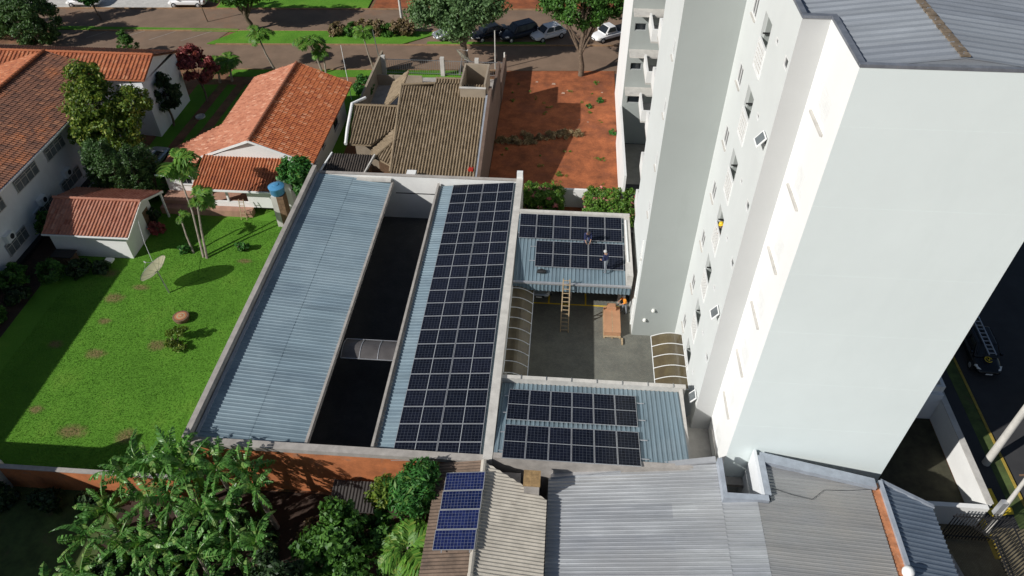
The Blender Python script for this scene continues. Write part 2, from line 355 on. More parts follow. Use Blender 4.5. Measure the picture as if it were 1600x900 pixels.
def meshdish():
    m, t, b = newmat('dish_mesh'); b.inputs['Base Color'].default_value = (.55,.50,.38,1); b.inputs['Roughness'].default_value = .6; b.inputs['Metallic'].default_value = .2
    b.inputs['Alpha'].default_value = .8
    tr = t.nodes.new('ShaderNodeBsdfTranslucent'); tr.inputs[0].default_value = (.75,.68,.5,1); mx = t.nodes.new('ShaderNodeMixShader'); mx.inputs[0].default_value = .45
    t.links.new(b.outputs[0], mx.inputs[1]); t.links.new(tr.outputs[0], mx.inputs[2]); t.links.new(mx.outputs[0], t.nodes['Material Output'].inputs[0]); return m
M['dishmesh'] = meshdish()
# ---------------------------------------------------------------- roof sheets, walls, windows
TRAP = [(0,0),(.50,0),(.62,1),(.82,1),(.94,0)]
WAVE = [(k/8, .5+.5*math.sin(2*math.pi*k/8)) for k in range(8)]
BARREL = [(0,0),(.08,.62),(.2,.95),(.32,.95),(.44,.62),(.52,0),(.64,-.22),(.88,-.22)]
FLAT4 = [(0,.0),(.1,.7),(.3,1.0),(.5,.35),(.8,.1)]
NARROW = [(0,0),(.52,0),(.70,1),(.79,1),(.97,0)]
def roof_face(mb, cs, pitch=.25, amp=.04, prof=TRAP, row=None, step=0.0, jit=0.0, U=None):
    """convex roof plane; cs[0]->cs[1] is its low edge. Ribs run up the slope; rows overlap like tiles."""
    cs = [Vector(c) for c in cs]; e1 = cs[1]-cs[0]; N = e1.cross(cs[2]-cs[0]).normalized(); U = (Vector((0,0,1)).cross(N).normalized() if U == 'h' else Vector(U)) if U else e1.normalized()
    if N.z < 0: N = -N
    W = N.cross(U)
    if W.z < 0: W = -W
    pl = [((c-cs[0]).dot(U), (c-cs[0]).dot(W)) for c in cs]
    u0 = min(p[0] for p in pl); u1 = max(p[0] for p in pl); v0 = min(p[1] for p in pl); v1 = max(p[1] for p in pl)
    us = sorted({u0, u1} | {round(k*pitch+f*pitch, 5) for k in range(int(u0/pitch)-1, int(u1/pitch)+2) for f, _ in prof if u0 < k*pitch+f*pitch < u1} | {p[0] for p in pl if u0 < p[0] < u1})
    def h(u):
        f = (u/pitch) % 1.0; q = prof + [(1.0, prof[0][1])]
        for (a, ha), (b, hb) in zip(q, q[1:]):
            if a <= f <= b: return amp*(ha+(hb-ha)*(f-a)/max(b-a, 1e-6))
        return 0
    def rng(u):
        lo, hi = 1e9, -1e9; n = len(pl)
        for k in range(n):
            (a, va), (b, vb) = pl[k], pl[(k+1) % n]
            if min(a, b)-1e-6 <= u <= max(a, b)+1e-6:
                if abs(b-a) < 1e-6: vs = (va, vb)
                else: vs = (va+(vb-va)*(u-a)/(b-a),)
                for q in vs: lo = min(lo, q); hi = max(hi, q)
        return lo, hi
    if row: cuts = [v0+k*row for k in range(int((v1-v0)/row)+2)]; cuts[-1] = max(cuts[-1], v1)
    else: cuts = [v0, v1]
    cols = [(u, h(u), rng(u)) for u in us]
    rr = random.Random(int(abs(cs[0].x*31+cs[0].y*17)*10))
    for (va, vb) in zip(cuts, cuts[1:]):
        for (ua, ha, ra), (ub, hb, rb) in zip(cols, cols[1:]):
            a0, a1 = max(va, ra[0]), min(vb, ra[1]); b0, b1 = max(va, rb[0]), min(vb, rb[1])
            if a1-a0 < 1e-4 and b1-b0 < 1e-4: continue
            a1 = max(a1, a0); b1 = max(b1, b0); L = vb-va
            j = jit*(((int((ua+ub)*.5/pitch)*73 + int(va/L+.5)*151) % 17)/17.0-.5) if jit else 0
            P = lambda u, v, hh: cs[0] + U*u + W*v + N*(hh + step*(1-(v-va)/L) + j)
            um = (ua+ub)*.5; uvx = math.floor(um/pitch)+.5; uvy = math.floor((va-v0)/L+.5)+.5
            mb.quv((P(ua,a0,ha), P(ub,b0,hb), P(ub,b1,hb), P(ua,a1,ha)), [(uvx, uvy)]*4)
            if step and a0 > ra[0]+1e-4 and b0 > rb[0]+1e-4:
                Q = lambda u, v, hh: cs[0] + U*u + W*v + N*(hh-.004)
                mb.quv((Q(ua,a0,ha), Q(ub,b0,hb), P(ub,b0,hb), P(ua,a0,ha)), [(uvx, uvy)]*4)
    return mb
def slab(mb, cs, t=.06, drop=.03):      # closed thin slab under a roof plane (deck and eave edge)
    n = len(cs); top = [Vector(c)-Vector((0,0,drop)) for c in cs]; bot = [p-Vector((0,0,t)) for p in top]
    mb.quad(*top); mb.quad(*bot[::-1])
    for k in range(n): mb.quad(top[k], bot[k], bot[(k+1) % n], top[(k+1) % n])
    return mb
def tiles(mb, cs, pitch=.24, row=.38, U=None, amp=.06): return roof_face(mb, cs, pitch, amp, BARREL, row, .03, .012, U)
def ridge_caps(mb, a, b, r=.11, seg=.38):   # row of half-round caps
    a = Vector(a); b = Vector(b); n = max(1, int((b-a).length/seg)); d = (b-a)/n
    for k in range(n):
        p = a+d*k; mb.tube([p+Vector((0,0,.02)), p+d*1.08+Vector((0,0,-.005))], [r*1.08, r*.92], 8)
    return mb

class FR:      # vertical wall frame: s along the wall, d outward, z up
    def __init__(s, A, B):
        s.A = Vector((A[0], A[1], 0)); d = Vector((B[0]-A[0], B[1]-A[1], 0)); s.L = d.length; s.T = d.normalized(); s.n = Vector((s.T.y, -s.T.x, 0))
    def p(s, u, d, z): q = s.A+s.T*u+s.n*d; return (q.x, q.y, z)
    def box(s, mb, u0, u1, d0, d1, z0, z1):
        return mb.hexa([s.p(u0,d1,z0), s.p(u1,d1,z0), s.p(u1,d0,z0), s.p(u0,d0,z0)], [s.p(u0,d1,z1), s.p(u1,d1,z1), s.p(u1,d0,z1), s.p(u0,d0,z1)])
def wall(mb, fr, z0, z1, ops=(), depth=.15, back=True):
    us = sorted({0, fr.L} | {o[0] for o in ops} | {o[1] for o in ops}); zs = sorted({z0, z1} | {o[2] for o in ops} | {o[3] for o in ops})
    for ua, ub in zip(us, us[1:]):
        for za, zb in zip(zs, zs[1:]):
            um, zm = (ua+ub)/2, (za+zb)/2
            if any(o[0] < um < o[1] and o[2] < zm < o[3] for o in ops): continue
            mb.quad(fr.p(ua,0,za), fr.p(ub,0,za), fr.p(ub,0,zb), fr.p(ua,0,zb))
    for (a, b, c, d) in [o[:4] for o in ops]:
        e = -depth
        mb.quad(fr.p(a,0,c), fr.p(a,e,c), fr.p(b,e,c), fr.p(b,0,c)); mb.quad(fr.p(a,0,d), fr.p(b,0,d), fr.p(b,e,d), fr.p(a,e,d))
        mb.quad(fr.p(a,0,c), fr.p(a,0,d), fr.p(a,e,d), fr.p(a,e,c)); mb.quad(fr.p(b,0,c), fr.p(b,e,c), fr.p(b,e,d), fr.p(b,0,d))
    return mb
def window(parent, fr, o, depth=.1, nmul=1, trans=0, fm='alu', gm='glassdark', sill=True, fw=.05):
    """frame with mullions, one pane per light, a sill"""
    a, b, c, d = o[:4]; e = -depth; f = MB()
    for (u0, u1, z0, z1) in ((a,b,c,c+fw),(a,b,d-fw,d),(a,a+fw,c+fw,d-fw),(b-fw,b,c+fw,d-fw)): fr.box(f, u0, u1, e-.04, e+.03, z0, z1)
    for k in range(1, nmul+1 if nmul > 1 else 1):
        u = a+(b-a)*k/nmul
        if k < nmul: fr.box(f, u-fw*.4, u+fw*.4, e-.035, e+.025, c+fw, d-fw)
    if trans: fr.box(f, a+fw, b-fw, e-.03, e+.02, d-(d-c)*trans-.02, d-(d-c)*trans+.02)
    w_ = f.build('window', M[fm], parent)
    for k in range(nmul):
        u0 = a+(b-a)*k/nmul; u1 = a+(b-a)*(k+1)/nmul
        fr.box(MB(), 0, 0, 0, 0, 0, 0); g = MB(); fr.box(g, u0+fw*.5, u1-fw*.5, e-.025, e-.012, c+fw*.8, d-fw*.8); g.build('pane', M[gm], w_)
    if sill:
        g = MB(); fr.box(g, a-.06, b+.06, -.01, .07, c-.07, c-.005); g.build('sill', M['concrete_light'], w_)
    return w_

# ================================================================ THE SETTING
def sheet(name, pts, z, mat):
    mb = MB(); mb.quad(*[(x, y, z) for x, y in pts]); return struct(mb.build(name, mat))
g = MB(); n = 24                                                     # one sheet to the horizon
xs = [-600,-300,-150]+[-100+200*k/n for k in range(n+1)]+[150,300,600]
for x0, x1 in zip(xs, xs[1:]):
    for y0, y1 in zip(xs, xs[1:]): g.quad((x0,y0,-.03),(x1,y0,-.03),(x1,y1,-.03),(x0,y1,-.03))
struct(g.build('ground', M['verge']))
sheet('lawn', [(-33.6,-23.7),(-13.1,-23.7),(-13.1,3.0),(-33.6,3.0)], .0, M['lawn'])
sheet('back_lawn', [(-33.4,-60),(-17.6,-60),(-17.0,-23.9),(-33.4,-23.9)], -.004, M['shadegrass'])
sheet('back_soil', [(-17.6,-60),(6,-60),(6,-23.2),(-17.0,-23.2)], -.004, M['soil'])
sheet('side_lawn', [(-31.0,3.0),(-13.4,3.0),(-13.4,22.5),(-31.0,22.5)], -.006, M['lawn'])
sheet('flower_bed', [(-33.6,-23),(-30.6,-23),(-30.9,-2),(-33.6,-2)], .006, M['soil'])
for k, (xa, xb) in enumerate(((-29.4,-28.5),(-27.6,-26.7))):
    sheet('wheel_track', [(xa,4.5),(xb,4.5),(xb+.6,24.5),(xa+.6,24.5)], .004, M['verge'])
sheet('paved_yard', [(-33.4,2.2),(-30.2,2.2),(-30.2,9.0),(-33.4,9.0)], .004, M['concrete_light'])
sheet('dirt_lot', [(-.3,2.9),(10.7,2.9),(10.7,27.2),(-.3,26.4)], .004, M['reddirt'])
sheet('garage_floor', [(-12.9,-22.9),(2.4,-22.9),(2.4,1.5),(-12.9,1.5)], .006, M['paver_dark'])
sheet('courtyard', [(2.9,-17.6),(13.7,-17.6),(13.7,-2.9),(2.9,-2.9)], .006, M['paver'])
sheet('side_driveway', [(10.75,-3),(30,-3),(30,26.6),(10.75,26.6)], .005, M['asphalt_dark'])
sheet('entrance_pavement', [(10.8,7.2),(22,7.2),(22,13.4),(10.8,13.4)], .009, M['paverdry'])
# roads: near carriageway, far carriageway, link on the left
def yk(x): return 26.55+.061*x      # the street runs slightly askew
def band(name, x0, x1, d0, d1, z, mat): return sheet(name, [(x0,yk(x0)+d0),(x1,yk(x1)+d0),(x1,yk(x1)+d1),(x0,yk(x0)+d1)], z, mat)
band('near_road', -140, 120, 0, 5.7, .0, M['asphalt']); band('far_road', -140, 120, 9.25, 15.2, .0, M['asphalt'])
sheet('link_road', [(-52,29.0),(-33.2,30.0),(-31.6,36.0),(-52,35.0)], .004, M['asphalt'])
band('parking_bay', -11.5, 60, 6.0, 9.2, .004, M['asphalt'])
sheet('far_verge', [(-140,33.0),(-41,39.05),(-41,70),(-140,70)], -.012, M['concrete_light'])
def kerbline(x0, x1, d):
    mb = MB(); n_ = max(1, int((x1-x0)/2.0))
    for k in range(n_):
        a = x0+(x1-x0)*k/n_; b = x0+(x1-x0)*(k+1)/n_-.02
        mb.hexa([(a,yk(a)+d,-.02),(b,yk(b)+d,-.02),(b,yk(b)+d+.14,-.02),(a,yk(a)+d+.14,-.02)], [(a,yk(a)+d,.12),(b,yk(b)+d,.12),(b,yk(b)+d+.14,.12),(a,yk(a)+d+.14,.12)])
    return struct(mb.build('kerb', plainkerb))
plainkerb = plain('kerbstone', (.36,.22,.12), .95, var=.2, scale=2)
kerbline(-60, -.5, -.14); kerbline(-32.5, 60, 5.7); kerbline(-48, -.0, 9.1); kerbline(-100, 60, 15.2)
def grasspad(name, pts, z=.10, mat='lawn'):
    mb = MB(); top = [(x,y,z) for x, y in pts]; mb.quad(*top)
    for k in range(len(pts)):
        a, b = pts[k], pts[(k+1) % len(pts)]; mb.quad((a[0],a[1],-.02),(b[0],b[1],-.02),(b[0],b[1],z),(a[0],a[1],z))
    return struct(mb.build(name, M[mat]))
grasspad('median_grass', [(-33.5,yk(-33.5)+5.85),(-12.2,yk(-12.2)+5.85),(-8.2,yk(-8.2)+8.9),(-12.5,yk(-12.5)+9.1),(-31.0,yk(-31)+9.1)])
grasspad('median_strip', [(-52,yk(-52)+11.4-2.0),(-31.3,yk(-31.3)+9.0),(-31.3,yk(-31.3)+10.0-.4),(-52,yk(-52)+10.2)], .08)
grasspad('kerb_grass', [(-9.5,yk(-9.5)+5.85),(3.4,yk(3.4)+5.85),(3.4,yk(3.4)+6.5),(-9.5,yk(-9.5)+6.5)])
grasspad('front_verge', [(-28.5,yk(-28.5)-1.6),(-3.4,yk(-3.4)-1.6),(-3.4,yk(-3.4)-.16),(-28.5,yk(-28.5)-.16)], .06)
sheet('pavement', [(-31.5,yk(-31.5)-3.3),(-1,yk(-1)-3.3),(-1,yk(-1)-1.62),(-31.5,yk(-31.5)-1.62)], .012, M['verge'])
grasspad('far_grass', [(-36,yk(-36)+15.4),(-18,yk(-18)+15.4),(-18,yk(-18)+24),(-36,yk(-36)+24)])
sheet('far_dirt', [(-17.5,yk(-17.5)+15.36),(30,yk(30)+15.36),(30,66),(-17.5,66)], .02, M['reddirt'])
mb = MB()                                                            # painted bays
def stripe(mb, a, b, w_=.12, z=.009):
    a = Vector((a[0],a[1],z)); b = Vector((b[0],b[1],z)); d = (b-a).normalized(); x = Vector((-d.y, d.x, 0))*w_/2
    mb.quad(a-x, b-x, b+x, a+x)
for k in range(5):
    x = -47.5+k*3.6; stripe(mb, (x,30.9), (x+2.6+.3*(k%2),33.9), .10, .010)
struct(mb.build('road_marking', M['roadwhite']))
mb = MB()
for (a, b) in (((2.96,-7.45),(10.2,-7.45)),((7.84,-7.4),(7.84,-3.2)),((5.3,-7.4),(5.3,-3.2))): stripe(mb, a, b, .11, .012)
struct(mb.build('bay_marking', M['yellow']))
# right-hand street
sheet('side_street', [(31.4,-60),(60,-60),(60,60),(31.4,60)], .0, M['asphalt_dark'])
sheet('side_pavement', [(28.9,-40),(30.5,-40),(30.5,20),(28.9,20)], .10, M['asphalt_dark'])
grasspad('side_grass', [(30.5,-40),(31.25,-40),(31.25,20),(30.5,20)], .105, 'shadegrass')
mb = MB()
for k in range(30): mb.box(31.25, 31.4, -40+2*k, -38.02+2*k, -.02, .13)
struct(mb.build('kerb', M['yellowdull']))
mb = MB(); mb.box(28.55, 28.9, -24.4, 0, .0, .115); struct(mb.build('kerb', M['yellowdull']))
sheet('side_yard', [(22.6,-24),(28.2,-24),(28.2,10),(22.6,10)], .004, plain('yard_shaded', (.05,.048,.028), .95, var=.3, scale=1.5))  # dark green-brown ground, the shade over the yard put into its colour
sheet('gate_apron', [(24.4,-50),(31.3,-50),(31.3,-22.6),(24.4,-22.6)], .108, pavermat('paver_tan', (.20,.165,.10), (.24,.20,.13)))
a = MB(); z = .116                                                   # yellow arrow painted on the pavement
a.quad((29.55,-20.3,z),(29.95,-20.25,z),(30.0,-21.5,z),(29.6,-21.55,z)); a.quad((29.1,-21.5,z),(30.6,-21.35,z),(30.55,-21.75,z),(29.3,-22.0,z))
struct(a.build('painted_arrow', M['yellow']))

# ================================================================ THE GARAGE BLOCK
gar = thing('garage_building', (-5,-11,0), 'long low carport with two blue-grey metal roofs either side of an open well', 'carport')
def wb(name, mat, parent, *b): return MB().box(*b).build(name, M[mat], parent)
sheetz = []
def sheet_roof(parent, cs, mat, pitch=.25, amp=.04, prof=TRAP, name='roof_sheet', row=None):
    mb = MB(); roof_face(mb, cs, pitch, amp, prof, row, .012 if row else 0, .006 if row else 0); slab(mb, cs, .05, .02); return mb.build(name, M[mat], parent)
# left roof: falls towards the well. Corners are given so that the low edge is the first edge.
sheet_roof(gar, [(-7.0,-22.72,3.42),(-7.0,1.30,3.42),(-12.62,1.30,3.98),(-12.62,-22.72,3.98)], 'zinc_blue', amp=.028, row=2.9)
sheet_roof(gar, [(-3.35,1.30,3.235),(-3.35,-22.72,3.235),(2.42,-22.72,3.812),(2.42,1.30,3.812)], 'zinc_blue')
wb('parapet', 'concrete', gar, -12.93,-12.72,-23.1,1.62, 0,4.42); wb('coping', 'concrete', gar, -12.98,-12.68,-23.1,1.62, 4.422,4.47)
wb('gutter', 'greyflash', gar, -12.655,-12.46,-22.7,1.3, 3.80,4.02)
wb('coping', 'concrete', gar, -6.98,-6.84,-22.72,1.30, 3.22,3.56); wb('coping', 'concrete', gar, -3.50,-3.36,-22.72,1.30, 3.2,3.50)
wb('parapet', 'concrete_light', gar, 2.45,2.93,-23.1,1.62, 0,4.22); wb('post', 'white_wall', gar, 2.47,2.91,1.30,1.60, 4.22,4.72)
wb('north_wall', 'white_wall', gar, -12.64,2.43,1.42,1.62, 0,3.90); wb('coping', 'concrete', gar, -12.64,2.43,1.38,1.66, 3.902,3.96)
wb('wall_band', 'dark', gar, -6.82,-3.52,1.405,1.418, 2.32,2.40)
wb('roof_verge', 'concrete_light', gar, -9.6,-7.0,1.0,1.36, 3.60,3.74)
wb('south_wall', 'brickpaint', gar, -12.64,2.43,-23.05,-22.76, 0,3.70); wb('coping', 'concrete', gar, -12.64,2.43,-23.12,-22.70, 3.702,4.0)
wb('fascia_beam', 'concrete', gar, -7.1,-6.99,-22.7,1.3, 2.9,3.30); wb('fascia_beam', 'concrete', gar, -3.34,-3.22,-22.7,1.3, 2.9,3.28)
for k in range(7):
    y = -21+k*3.5
    wb('column', 'concrete', gar, -8.6,-8.37,y,y+.23, 0,3.3); wb('column', 'concrete', gar, -2.2,-1.97,y,y+.23, 0,3.25)
# low outer ledge on the lawn side
led = MB().box(-13.42,-13.06,-22.0,-12.4, 0,3.7).build('boundary_ledge', M['concrete_light']); tag(led, 'pale concrete ledge wall along the lawn beside the left metal roof', 'wall')
# small bronze canopy across the well
def canopy(nm, x0, x1, y0, y1, za, zb, bays, label, along='Y', rib='whitepaint', sag=.25, pm='poly'):
    """curved sheet awning on white ribs; za at x0, zb at x1, bays along Y (or along X)"""
    t_ = thing(nm, ((x0+x1)/2, (y0+y1)/2, min(za, zb)), label, 'awning', 'bronze awnings'); ns = 8
    def prof(u): return za+(zb-za)*u+sag*math.sin(math.pi*u)
    for k in range(bays):
        mb = MB()
        for j in range(ns):
            u0, u1 = j/ns, (j+1)/ns
            if along == 'Y':
                a = y0+(y1-y0)*k/bays+.02; b = y0+(y1-y0)*(k+1)/bays-.02; X0, X1 = x0+(x1-x0)*u0, x0+(x1-x0)*u1
                mb.quad((X0,a,prof(u0)),(X1,a,prof(u1)),(X1,b,prof(u1)),(X0,b,prof(u0)))
            else:
                a = x0+(x1-x0)*k/bays+.02; b = x0+(x1-x0)*(k+1)/bays-.02; Y0, Y1 = y0+(y1-y0)*u0, y0+(y1-y0)*u1
                mb.quad((a,Y0,prof(u0)),(b,Y0,prof(u0)),(b,Y1,prof(u1)),(a,Y1,prof(u1)))
        mb.sm = True; mb.build('panel', M[pm], t_)
    for k in range(bays+1):
        mb = MB(); pts = []
        for j in range(ns+1):
            u = j/ns
            pts.append((x0+(x1-x0)*u, y0+(y1-y0)*k/bays, prof(u)+.015) if along == 'Y' else (x0+(x1-x0)*k/bays, y0+(y1-y0)*u, prof(u)+.015))
        for p, q in zip(pts, pts[1:]): mb.bar(p, q, .035, .03)
        mb.build('rib', M[rib], t_)
    for u in (0, 1):
        mb = MB()
        if along == 'Y': X = x0+(x1-x0)*u; mb.bar((X,y0,prof(u)),(X,y1,prof(u)), .04)
        else: Y = y0+(y1-y0)*u; mb.bar((x0,Y,prof(u)),(x1,Y,prof(u)), .04)
        mb.build('edge_bar', M[rib], t_)
    return t_
canopy('well_awning', -6.82, -3.52, -15.75, -14.2, 2.75, 2.75, 3, 'narrow curved grey awning bridging the dark well between the two long roofs', along='X', rib='alu', pm='polygrey')
canopy('courtyard_awning', 2.95, 4.32, -16.6, -8.6, 3.25, 2.75, 9, 'long curved bronze awning along the wall beside the solar roof', sag=.18)
canopy('entrance_awning', 13.62, 11.75, -16.45, -12.1, 2.45, 2.15, 5, 'short curved bronze awning against the foot of the tall white tower', sag=.22)

# far right carport (two workers stand on it)
ne = thing('small_carport', (6.7,-6,0), 'small flat carport with solar panels and workers on its roof, behind the courtyard', 'carport')
def zne(y): return 3.60+.13*(y+9.2)
sheet_roof(ne, [(2.97,-9.2,zne(-9.2)),(10.15,-9.2,zne(-9.2)),(10.15,-3.2,zne(-3.2)),(2.97,-3.2,zne(-3.2))], 'zinc_front')
mb = MB(); roof_face(mb, [(2.97,-9.34,3.0),(10.5,-9.34,3.0),(10.5,-9.30,3.56),(2.97,-9.30,3.56)], .25, .05, TRAP); mb.build('ribbed_fascia', M['zinc_front'], ne)
wb('gutter', 'alu', ne, 2.97,10.5,-9.38,-9.22, 3.56,3.68)
wb('parapet', 'concrete_light', ne, 2.97,10.55,-3.18,-2.92, 0,4.62); wb('parapet', 'concrete_light', ne, 10.17,10.55,-9.2,-3.19, 3.3,4.50)
wb('downpipe', 'whitepaint', ne, 10.20,10.30,-7.9,-3.6, 4.502,4.58)
for x in (3.1, 6.6, 10.0): wb('column', 'concrete', ne, x,x+.25,-7.1,-6.85, 0,3.6)
wb('beam', 'concrete', ne, 3.0,10.4,-7.12,-6.84, 3.4,3.66)
# front carport
fc = thing('front_carport', (7.9,-20.2,0), 'low carport with two rows of solar panels at the foot of the white tower', 'carport')
def zf(y): return 3.78-.13*(y+18.22)-.12
sheet_roof(fc, [(2.97,-17.62,zf(-17.62)),(12.75,-17.62,zf(-17.62)),(12.75,-22.72,zf(-22.72)),(2.97,-22.72,zf(-22.72))], 'zinc_front')
wb('parapet', 'concrete_light', fc, 2.97,13.1,-17.60,-17.36, 0,3.98); wb('east_wall', 'concrete_light', fc, 12.77,12.92,-22.7,-17.62, 0,3.90)
wb('south_wall', 'concrete', fc, 2.97,13.4,-23.05,-22.75, 0,4.32); wb('ledge', 'concrete_light', fc, 12.94,14.63,-22.7,-17.62, 0,1.5)
for k in range(7): wb('gutter_bracket', 'steel', fc, 4+k*1.4,4.03+k*1.4,-17.62,-17.34, 3.98,4.03)

# ---------------------------------------------------------------- solar panels
def make_panel(w_, l_, mat):
    """portrait panel in local coordinates, origin at its centre, lying flat"""
    t_ = thing('solar_panel', (0,0,0), 'x', 'solar panel'); f = MB(); b = .024; h = .035
    f.box(-w_/2,w_/2,-l_/2,-l_/2+b,0,h); f.box(-w_/2,w_/2,l_/2-b,l_/2,0,h); f.box(-w_/2,-w_/2+b,-l_/2+b,l_/2-b,0,h); f.box(w_/2-b,w_/2,-l_/2+b,l_/2-b,0,h)
    f.build('frame', M['alu'], t_)
    g_ = MB(); z_ = h-.004; x, y = w_/2-b, l_/2-b
    g_.quv(((-x,-y,z_),(x,-y,z_),(x,y,z_),(-x,y,z_)), [(0,0),(1,0),(1,1),(0,1)]); g_.quad((-x,-y,0),(-x,y,0),(x,y,0),(x,-y,0)); g_.build('cells', mat, t_)
    return t_
proto = make_panel(1.134, 2.278, M['solar']); first = [True]
def place(proto_, loc, rot, label, group, flag):
    o = proto_ if flag[0] else copy_tree(proto_)
    flag[0] = False; o.location = loc; o.rotation_euler = rot; tag(o, label, 'solar panel', group); return o
for i in range(21):
    y = .577-1.154*i
    for c, nm in ((-1,'left'),(1,'right')):
        x = c*1.149; rk = ORD[i] if i < 20 else 'last'
        o = place(proto, (x, y, 3.7+.1*x+.0), (0, -math.atan(.1), 0), 'black solar panel on the long roof, %s column, %s from the far wall' % (nm, rk), 'solar panels on the long roof', first)
        o.rotation_mode = 'QUATERNION'; U_ = Vector((1,0,.1)).normalized(); N_ = Vector((-.1,0,1)).normalized()
        o.rotation_quaternion = Matrix((( 0,U_.x,N_.x),(-1,0,0),(0,U_.z,N_.z))).to_quaternion()
for r in range(2):
    for i in range(6):
        yc = -18.22-1.139-r*2.64; x = 3.41+1.154*(i+.5)
        o = place(proto, (x, yc, 3.78-.13*(yc+18.22)), (0,0,0), 'black solar panel on the front carport, %s row from the courtyard, %s from the left' % (ORD[r], ORD[i]), 'solar panels on the front carport', first)
        o.rotation_mode = 'XYZ'; o.rotation_euler = (-math.atan(.13),0,0)
for r in range(2):
    for i in range(6-r):
        yc = (-4.43 if r == 0 else -6.90); x = (3.05 if r == 0 else 4.27)+1.16*(i+.5)
        o = place(proto, (x, yc, zne(yc)+.13), (math.atan(.13),0,0), 'black solar panel on the small carport roof, %s row, %s from the left' % (('far','near')[r], ORD[i]), 'solar panels on the small carport', first)
        o.rotation_mode = 'XYZ'; o.rotation_euler = (math.atan(.13),0,0)
def rail(a, b, label):
    mb = MB().bar(a, b, .045, .04); o = mb.build('mounting_rail', M['alu']); tag(o, label, 'rail', 'aluminium mounting rails')
for r in range(2):
    for k, dy in enumerate((.5, 1.75)):
        y = -18.22-r*2.64-dy; z = 3.78-.13*(y+18.22)-.03
        rail((3.2,y,z), (10.75,y,z), 'thin aluminium rail under the %s row of front carport panels, %s side' % (('courtyard','brick wall')[r], ('far','near')[k]))
        y = (-3.3-dy if r == 0 else -5.75-dy); z = zne(y)+.10
        rail((2.99 if r == 0 else 3.9,y,z), (10.14,y,z), 'thin aluminium rail under the %s row of small carport panels, %s side' % (('far','near')[r], ('far','near')[k]))
# ================================================================ THE TOWER
ZT = 25.1; FH = 3.25
tw = thing('apartment_tower', (18,-15,0), 'tall white and pale grey apartment tower filling the right side', 'building')
YB = 6.0
# walls with their openings; s runs along each wall
wA = FR((13.66,-10.0),(13.66,-18.41)); wS = FR((14.65,-18.41),(14.65,-22.0)); wL = FR((10.88,-3.6),(10.88,-10.0))
opsA = []; winA = []; winB = []; winC = []; winD = []
for k in range(-1, 7):
    zb = 20.96-FH*k
    winA.append((1.38, 2.24, zb-1.86, zb-.88))
    if k >= 0:
        winB.append((3.6, 5.0, zb, zb+2.39)); winC.append((5.98, 6.34, zb+2.12, zb+2.40)); winD.append((7.66, 8.2, zb+2.02, zb+2.46))
winA = [o for o in winA if o[2] > 1.2]; winC = [o for o in winC if o[2] > 1.2]
opsA = winA+winB+winC+winD
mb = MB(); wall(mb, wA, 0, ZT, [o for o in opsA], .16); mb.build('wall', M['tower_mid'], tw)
for o in winA: window(tw, wA, o, .035, 2, 0, 'whitepaint', 'glassdark', True, .05)
for o in winC: window(tw, wA, o, .035, 1, 0, 'whitepaint', 'glassdark', False, .05)
for o in winB:      # open laundry bay with a white lattice guard
    r = MB(); wA.box(r, o[0]+.002, o[1]-.002, -.9, -.86, o[2]+.002, o[3]-.002); bay = r.build('laundry_bay', M['tower_grey'], tw)
    r = MB()
    for (a, b, c, d) in ((o[0],o[0]+.03,o[2],o[3]),(o[1]-.03,o[1],o[2],o[3])): wA.box(r, a, b, -.86, -.162, c, d)
    wA.box(r, o[0]+.03, o[1]-.03, -.86, -.162, o[2], o[2]+.03); wA.box(r, o[0]+.03, o[1]-.03, -.86, -.162, o[3]-.03, o[3]); r.build('bay_lining', M['tower_grey'], bay)
    f = MB(); zt = o[2]+1.32
    for (u0, u1, z0, z1) in ((o[0],o[1],o[2]+.02,o[2]+.09),(o[0],o[1],zt-.06,zt),(o[0],o[0]+.06,o[2]+.09,zt-.06),(o[1]-.06,o[1],o[2]+.09,zt-.06)): wA.box(f, u0, u1, -.04, .035, z0, z1)
    gd = f.build('guard_frame', M['whitepaint'], tw)
    for j in range(6):
        s = MB(); u = o[0]+.06+(o[1]-o[0]-.12)*(j+.5)/6; wA.box(s, u-.075, u+.075, -.012, .012, o[2]+.1, zt-.07); s.build('slat', M['whitepaint'], gd)
    s = MB(); 
    for j in range(5):
        z = o[2]+.25+j*.2; wA.box(s, o[0]+.06, o[1]-.06, .013, .026, z-.012, z+.012)
    s.build('lattice', M['concrete_light'], gd)
    s = MB(); wA.box(s, o[0]+.1, o[0]+.16, -.5, -.05, zt+.15, zt+.2); wA.box(s, o[0]+.1, o[0]+.15, -.5, -.45, zt-.2, zt+.15); s.build('clothes_rail', M['dark'], bay)
for k, o in enumerate(winD):
    window(tw, wA, o, .035, 1, 0, 'whitepaint', 'glassdark', False, .05)
    if k in (1, 4, 6):      # top-hung sash pushed open
        s = MB(); a, b, c, d = o; P = [wA.p(a-.05,.34,c+.02), wA.p(b+.05,.34,c+.02), wA.p(b+.05,.03,d), wA.p(a-.05,.03,d)]; Q = [tuple(Vector(p)+Vector((-.03,0,.03))) for p in P]
        s.hexa(P, Q); sash = s.build('open_sash', M['whitepaint'], tw)
        g_ = MB(); c0 = (Vector(Q[0])+Vector(Q[1])+Vector(Q[2])+Vector(Q[3]))/4; g_.quad(*[c0+(Vector(q)-c0)*.8+Vector((-.006,0,.006)) for q in Q]); g_.build('pane', M['glassgrey'], sash)
